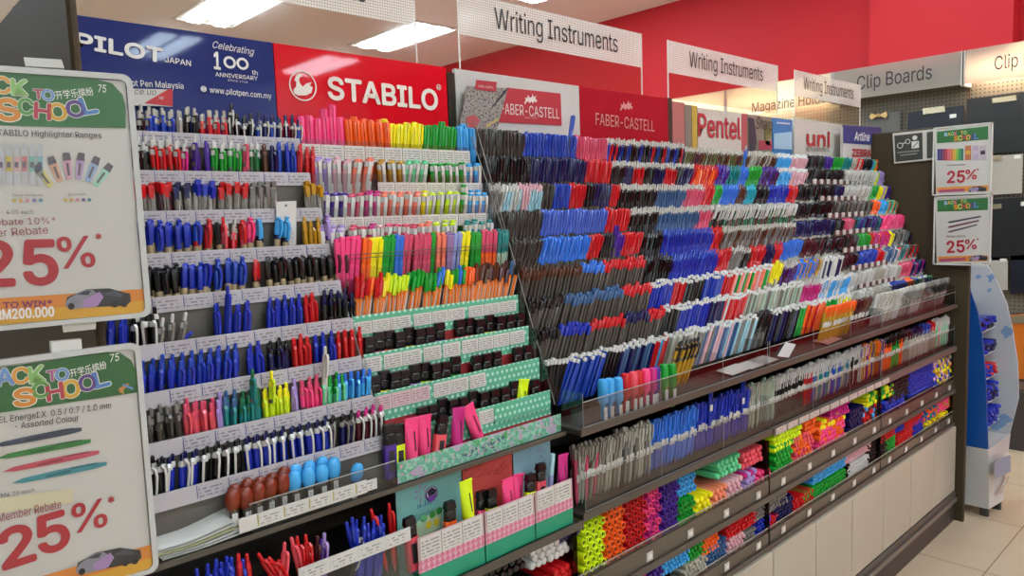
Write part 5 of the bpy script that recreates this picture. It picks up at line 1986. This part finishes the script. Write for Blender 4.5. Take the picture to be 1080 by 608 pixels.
for k, sp in enumerate(C_ROWS):
    le = min(22, 5 + 2.6 * k)
    rowname = 'in the %s tier of the long racks' % ONES[k + 1]
    for it in sp.split('|'):
        a = float(it.split('-')[0])
        far = a > 705
        run_row(it, YC[k], ZC[k] - (.012 if far and k == 0 else 0), rowname, (.0128 if k < 5 else .0136) if not far else .0148, (24 if far else le, 3), (3.5 if far else min(3.5, 2 + k), .3), .004 if k < 5 else .007, .0007, 1.245, depth=1, ddy=.0117, ddz=.004, spin=25, jit=.5 if k < 5 else .7, xj=.06, zmin=max(ZC[k] - .151, 1.0605))
for px, k, dz_, cc, le, tm in ((604, 0, .060, 'periwinkle', 8, 'capped'), (787, 0, .012, 'azure', 8, 'gel'), (650, 4, .028, 'purple', 6, 'capped'), (820, 6, .02, 'yellow', 8, 'roller')):
    emit(tm, (cc,), XA(px, YC[k] - .008, ZC[k] + dz_), YC[k] - .008, ZC[k] + dz_, le, 4, 0, 'in the %s tier of the long racks' % ONES[k + 1], False, 0, 'raised ' + CW.get(cc, cc))

# ================================================================== CLEAR SHELVES F1, F2
YS = -.446


def shelf_bin(x0, x1, z, h, label, name='acrylic_bin', div=()):
    t = thing(name, ((x0 + x1) / 2, YS, z), label, 'bin', 'clear acrylic bins')
    g = G()
    g.box(x0, x1, YS - .002, YS, z, z + h, ACR)
    mk('front', g, t)
    g = G()
    g.box(x0, x1, YS - .0022, YS + .0002, z + h - .001, z + h + .0005, ACE)
    g.box(x0, x1, YS - .0022, YS + .0002, z, z + .0012, pm('#9a948b', .3))
    mk('edge', g, t)
    for x in [x0, x1 - .002] + list(div):
        g = G()
        g.box(x, x + .002, YS, YS + .08, z, z + h + .02, ACR)
        mk('divider', g, t)
        g = G()
        g.box(x + .0004, x + .0016, YS - .0008, YS, z, z + h + .02, ACE)
        mk('divider_edge', g, t)
    return t


FB = [(1.236, 2.095, 'second bay'), (2.105, 2.995, 'third bay'), (3.005, 3.895, 'far bay')]
for i, (x0, x1, w) in enumerate(FB):
    shelf_bin(x0, x1, 1.060, .060, 'clear bin along the upper shelf of the ' + w, div=(x0 + .3, x0 + .6))
    shelf_bin(x0, x1, .860, .085, 'clear bin along the lower shelf of the ' + w, div=(x0 + .3, x0 + .6))
ROWF1 = 'in the upper clear shelf bins'
for px, py, cc in ((635.5, 400, 'sky'), (643, 399, 'sky'), (651.5, 398, 'sky'), (660, 394, 'red'), (668, 392, 'coral'), (674, 391, 'red'), (681, 389, 'pink'), (688, 388, 'magenta'), (692, 387, 'purple'), (700, 384, 'green'), (708.5, 383.5, 'green')):
    p = atp(px, py, 1, YS + .016)
    emit('chub', (cc,), p.x, YS + .016, p.z, rnd.uniform(-2, 4), 1, 0, ROWF1)
run_row('716-738 click gold black black', YS + .035, 1.182, ROWF1, .013, (22, 2), (8, 1), .004, .004, 1.24, depth=0, zmin=1.0605)
run_row('872-902 sleeve gold orange|903-920 sleeve maroon/brown|925-975 sleeve cream/white|975-1000 sleeve grey', YS + .035, 1.175, ROWF1, .0145, (18, 4), (6, 1), .006, .003, 1.24, depth=0, zmin=1.0605)
for px0, px1, py0, py1, w in ((738, 765, 385, 391, 'white paper slip lying in the upper clear bin below cream pens'), (768, 800, 377, 386, 'second white paper slip lying in the upper clear bin'), (862, 890, 358, 362, 'red and white paper slip lying in the upper clear bin')):
    p0, p1 = atp(px0, py1, 2, 1.064), atp(px1, py0, 2, 1.064)
    g = G()
    g.hexa([(p0.x, -.435, 1.062), (p1.x, -.430, 1.064), (p1.x + .01, -.37, 1.068), (p0.x + .01, -.375, 1.066), (p0.x, -.435, 1.064), (p1.x, -.430, 1.066), (p1.x + .01, -.37, 1.070), (p0.x + .01, -.375, 1.068)], pm('#c9c2b8' if px0 < 850 else '#c08a80', .4))
    loose('paper_slip', g, w, 'paper slip')
g = G()
GP = Plane((0, YS - .006, 0), (1, 0, 0))
q = [GP.loc(*p) for p in [(829, 361), (839.5, 363.5), (832, 377.5), (820, 376)]]
g.prism([GP.at(a, b) for a, b in q], (0, .001, 0), pm('#c8cac9', .4))
loose('price_ticket', g, 'white price ticket tilted on the front of the upper clear bin', 'price ticket')
# flat acrylic lids lying on the far upper shelf
for x0, x1, z, w in ((3.30, 3.86, 1.1425, 'clear acrylic sheet lying across the far upper bin'),):
    g = G()
    g.hexa([(x0, -.46, z), (x1, -.46, z), (x1, -.36, z + .05), (x0, -.36, z + .05), (x0, -.46, z + .004), (x1, -.46, z + .004), (x1, -.36, z + .054), (x0, -.36, z + .054)], acrylic('lid', '#d8dcdc', .22))
    loose('clear_cover_sheet', g, w, 'lid')
ROWF2 = 'in the lower clear shelf bins'
F2 = ('604-622 sleeve rose/haze/cream haze|622-640 sleeve maroon/haze/rose haze|640-658 sleeve haze/cream|658-687 sleeve grey/cream cream|686-735 sleeve azure|735-790 sleeve royal|790-819 sleeve palegreen/cream|816-848 sleeve black white|848-857 sleeve red white|857-898 sleeve teal/blue/cream/steel white|898-915 sleeve black/cream white|'
      '906-932 sleeve purple/orange/gold|932-940 sleeve orange black|940-948 sleeve green black|948-953 sleeve orange black|953-960 sleeve cream maroon|960-972 sleeve cream navy|972-980 sleeve cream blue|980-985 sleeve cream red|985-1003 sleeve mint/white/rose white')
run_row(F2, YS + .030, .998, ROWF2, .0138, (6, 6), (0, .5), .010, .002, 1.24, depth=1, ddy=.012, spin=20, zmin=.8645, jit=1.5)
for px, py in ((749, 405), (783, 399)):
    p = atp(px, py, 1, YS + .02)
    emit('sleeve', ('royal',), p.x, YS + .02, p.z, 2, 1, 0, ROWF2, False, 0, 'raised royal blue')
# label strip along the far lower shelf
t = thing('label_rail', (3.0, YS - .01, .846), 'row of small pinkish price labels along the far lower shelf edge', 'label rail')
g = G()
g.box(2.11, 3.89, YS - .0135, YS - .0105, .838, .862, pm('#6b5d55', .35))
mk('rail', g, t)
for i in range(12):
    x = 2.12 + .078 * i
    g = G()
    g.box(x, x + .066, YS - .0155, YS - .0138, .841, .860, mat_label('pink rail label', '#c7b3a9', '#6b4f4a', 3., 6., .5))
    mk('price_label', g, t)

# ================================================================== MARKER BINS E1, E2
YE = -.438
for i, (x0, x1, w) in enumerate([(.765, 1.195, 'first bay under the display boxes')] + FB):
    x0 = 1.205 if i == 1 else x0
    for zb, fl, hh, nm in ((.6485, .694, .046, 'upper'), (.4865, .522, .036, 'lower')):
        t = thing('marker_bin', ((x0 + x1) / 2, YE, zb), 'smoky acrylic %s marker bin in the %s' % (nm, w), 'bin', 'smoky marker bins')
        g = G()
        g.box(x0, x1, YE - .010, YE - .007, zb, fl + .006, LIPM)
        mk('front', g, t)
        g = G()
        g.box(x0, x1, YE - .010, YE - .0075, fl + .0062, fl + .020, ACR)
        g.box(x0, x1, YE - .0105, YE - .0070, fl + .020, fl + .0212, pm('#a59c90', .25))
        mk('edge', g, t)
        g = G()
        g.box(x0, x1, YE - .007, -.10, fl - .006, fl - .002, DRK)
        mk('floor', g, t)
        g = G()
        g.box(x0, x1, -.12, -.116, fl, fl + .10, pm('#3b342d', .5))
        mk('back', g, t)
        for j in range(2):
            xx = x0 + (x1 - x0 - .002) * j
            g = G()
            g.box(xx, xx + .002, YE - .007, -.12, fl, fl + .128 if nm == 'upper' else fl + .10, SMK)
            mk('divider', g, t)
        for j in range(5 if i else 2):
            xx = x0 + .07 + .185 * j
            g = G()
            g.bbox(xx, xx + .028, YE - .0135, YE - .0105, zb + .010, zb + .034, pm('#bdb3a8', .25), .002)
            g.bbox(xx + .006, xx + .022, YE - .0150, YE - .0135, zb + .016, zb + .028, pm('#e0d8ce', .2), .001)
            mk('label_clip', g, t)


def pile(px0, px1, pt, pb, cols, row, tm='marker', R=.0099, yaw=0., hollow=True, fl=.694, yj=.004, word=None, tips=None):
    pm_ = (px0 + px1) / 2
    a, b = atp(px0, (pt + pb) / 2, 1, YE), atp(px1, (pt + pb) / 2, 1, YE)
    zt, zb = atp(pm_, pt, 1, YE).z, atp(pm_, pb, 1, YE).z
    zb = max(zb, fl)
    zt = min(zt, (.836 if px0 > 613 else .821) if fl > .6 else .627)
    rows_ = max(1, round((zt - zb - 2 * R) / (R * 1.75)) + 1)
    n = max(1, int((b.x - a.x) / (2 * R)))
    stp = (b.x - a.x) / n
    for r in range(rows_):
        for i in range(n - (r % 2 and n > 2)):
            x = a.x + stp * (i + .5 + (.5 if r % 2 else 0)) + rnd.uniform(-.0008, .0008)
            z = zb + R + r * R * 1.75 + rnd.uniform(-.0008, .0008)
            c = cols[rnd.randrange(len(cols))]
            cc = (c,) + ((hollow,) if tm == 'marker' else ((tips,) if tips else ()))
            y = YE + rnd.uniform(0, yj)
            emit(tm, cc, x, y, z, 0, 90 + rnd.uniform(-1.5, 1.5), yaw + rnd.uniform(-2, 2), row, r < 0, rnd.uniform(0, 90), word)


RE1, RE2 = 'in the upper marker bins', 'in the lower marker bins'
for q in ((614, 640, 550, 603, ['neon']), (638, 661, 536, 592, ['orange']), (659, 683, 527, 583, ['red']), (681, 699, 516, 571, ['pink', 'magenta']), (698, 718, 506, 562, ['purple']), (717, 735, 498, 522, ['sky']), (716, 735, 526, 552, ['green'])):
    pile(*q, RE1)
pile(717, 735, 548, 556, ['green'], RE1)
for q in ((735, 753, 521, 547, ['yellow']), (752, 769, 512, 536, ['peach']), (768, 786, 506, 529, ['pinkpale']), (786, 800, 500, 520, ['lilac', 'magenta']), (800, 815, 493, 512, ['pink']), (757, 783, 484, 502, ['mint']), (784, 806, 472, 492, ['coral']),
          (817, 848, 446, 472, ['neon']), (817, 838, 468, 495, ['green']), (838, 860, 458, 484, ['coral', 'coral', 'orange']), (849, 863, 440, 459, ['orange']), (864, 893, 450, 472, ['pink', 'orange', 'pink']), (864, 893, 438, 450, ['orange', 'yellow']), (876, 897, 428, 441, ['magenta']),
          (897, 912, 428, 454, ['navy']), (911, 931, 428, 446, ['red', 'maroon', 'sky']), (915, 944, 409, 424, ['yellow', 'green', 'lime']), (938, 960, 396, 422, ['black']), (934, 956, 420, 435, ['royal']), (960, 986, 386, 414, ['royal']), (986, 1004, 380, 408, ['yellow', 'gold', 'blue', 'pinkpale']), (1003, 1018, 372, 398, ['pink', 'palecyan', 'yellow'])):
    pile(*q, RE1, hollow=False)
for q in ((560, 603, 568, 594, ['white']), (590, 614, 558, 570, ['navy']), (505, 556, 586, 612, ['black']), (583, 612, 594, 612, ['red']), (470, 505, 598, 620, ['charcoal', 'grey'])):
    pile(*q, RE1, hollow=False, R=.0088)
K2 = dict(tm='felt', R=.0072, hollow=False, fl=.522)
for q in ((636, 660, 606, 624, ['navy', 'charcoal']), (655, 684, 600, 620, ['pink']), (683, 703, 588, 612, ['purple']), (699, 729, 573, 602, ['sky']), (726, 747, 567, 590, ['green']), (742, 760, 560, 584, ['orange'])):
    pile(*q, RE2, **K2)
for q, tip in (((722, 748, 590, 612, ['grey', 'charcoal']), 'cream'), ((748, 769, 574, 600, ['steel']), 'steel'), ((769, 787, 563, 590, ['rose']), 'pinkpale'), ((786, 799, 558, 580, ['charcoal']), 'grey'), ((799, 815, 547, 570, ['navy']), 'royal'), ((796, 832, 521, 542, ['black', 'navy']), 'grey'),
               ((893, 920, 470, 483, ['lilac', 'pinkpale']), 'pinkpale'), ((895, 918, 485, 499, ['palecyan', 'mint']), 'white')):
    pile(*q, RE2, tips=tip, **K2)
for q in ((767, 800, 543, 562, ['red']), (811, 822, 545, 558, ['red']), (818, 838, 526, 550, ['navy']), (838, 860, 522, 540, ['red']), (848, 894, 507, 526, ['green']), (858, 893, 481, 503, ['sky']), (845, 858, 490, 508, ['black', 'rose']), (893, 897, 486, 505, ['black']), (916, 938, 464, 492, ['black']), (934, 946, 462, 478, ['green']),
          (930, 946, 447, 464, ['red']), (945, 955, 440, 456, ['royal']), (955, 974, 431, 451, ['red']), (947, 964, 456, 472, ['red']), (964, 975, 444, 458, ['royal']), (970, 979, 452, 464, ['green']), (974, 990, 430, 443, ['teal', 'orange', 'blue']), (976, 1001, 441, 456, ['yellow', 'gold']), (988, 1004, 422, 434, ['pink', 'coral', 'gold'])):
    pile(*q, RE2, **K2)
# horizontal pens on the blue stand
for zz, cs in ((.42, ['royal']), (.54, ['royal', 'royal', 'navy']), (.66, ['red', 'royal', 'royal']), (.78, ['royal', 'navy']), (.90, ['royal', 'black'])):
    yf = -.53 + (zz - .4) * .06
    for i in range(8):
        for r in range(4 if zz < .6 else 3):
            x = XS + .035 + .0375 * i + (.018 if r % 2 else 0)
            if x > XE - .02:
                continue
            c = cs[rnd.randrange(len(cs))]
            emit('marker', (c, False), x, yf - .012 + rnd.uniform(0, .012), zz + .0115 + r * .0195, 0, 90 + rnd.uniform(-.5, .5), rnd.uniform(-4, 4), 'on the blue display stand', r == 0 and False)


# ================================================================== LINK THE PENS
QUOTA = 300
CACHE = {}


def meshes(e, lod):
    k = (e['tm'], e['cols'], lod)
    if k not in CACHE:
        parts = TM[e['tm']](*e['cols'])
        if lod == 0:
            CACHE[k] = [(n_, p.mesh(n_, True)) for n_, p in parts]
        else:
            j = G()
            for _, p in parts:
                j.join(p)
            CACHE[k] = [(parts[0][0], j.mesh(NOUN[e['tm']][0], True))] if lod == 1 else j
    return CACHE[k]


by = {}
for e in EM:
    by.setdefault(e['tm'], []).append(e)
for tm, L in by.items():
    name, noun, cat = NOUN[tm]
    front = sorted((e for e in L if not e['back']), key=lambda e: e['d'])
    back = [e for e in L if e['back']]
    ind, rest = front[:QUOTA], front[QUOTA:]
    grp = {}
    for e in sorted(ind, key=lambda e: (e['row'], e['word'], e['x'], e['z'])):
        k = (e['row'], e['word'])
        grp[k] = grp.get(k, 0) + 1
        e['n'] = grp[k]
    for e in ind:
        tot = grp[(e['row'], e['word'])]
        if tot == 1:
            lb = '%s %s %s' % (e['word'], noun, e['row'])
        else:
            lb = '%s %s %s from left %s' % (ordn(e['n']), e['word'], noun, e['row'])
        lod = 0 if e['d'] < 2.15 else 1
        ms = meshes(e, lod)
        o = bpy.data.objects.new(name, ms[0][1])
        COL.objects.link(o)
        o.matrix_world = e['M']
        tag(o, lb, cat, noun + 's ' + e['row'])
        for pn, m in ms[1:]:
            c = bpy.data.objects.new(pn, m)
            COL.objects.link(c)
            c.parent = o
    rest += back
    if rest:
        g = G()
        for e in rest:
            g.join(meshes(e, 2), e['M'])
        o = mk('packed_' + name + 's', g, None, True)
        tag(o, 'further %ss packed tightly behind and beyond the nearest ones' % noun, cat, None, 'stuff')
    print(tm, len(ind), len(rest))

# ================================================================== CAMERA, WORLD, VIEW
cam = bpy.data.cameras.new('camera')
co = bpy.data.objects.new('camera', cam)
COL.objects.link(co)
cam.sensor_fit = 'HORIZONTAL'
cam.sensor_width = 36.
cam.lens = FPX / 1080 * 36.
cam.clip_start = .05
X_ = RX.normalized()
Z_ = -RZ.normalized()
Y_ = Z_.cross(X_).normalized()
Mx = Matrix((X_, Y_, Z_)).transposed().to_4x4()
co.matrix_world = Matrix.Translation(CAM) @ Mx
SC.camera = co
w = bpy.data.worlds.new('dim interior')
w.use_nodes = True
w.node_tree.nodes['Background'].inputs[0].default_value = (1, .95, .88, 1)
w.node_tree.nodes['Background'].inputs[1].default_value = .0
SC.world = w
vs = SC.view_settings
vs.view_transform = 'Standard'
vs.look = 'None'
vs.gamma = 1
vs.use_curve_mapping = False
vs.exposure = EXPOSURE
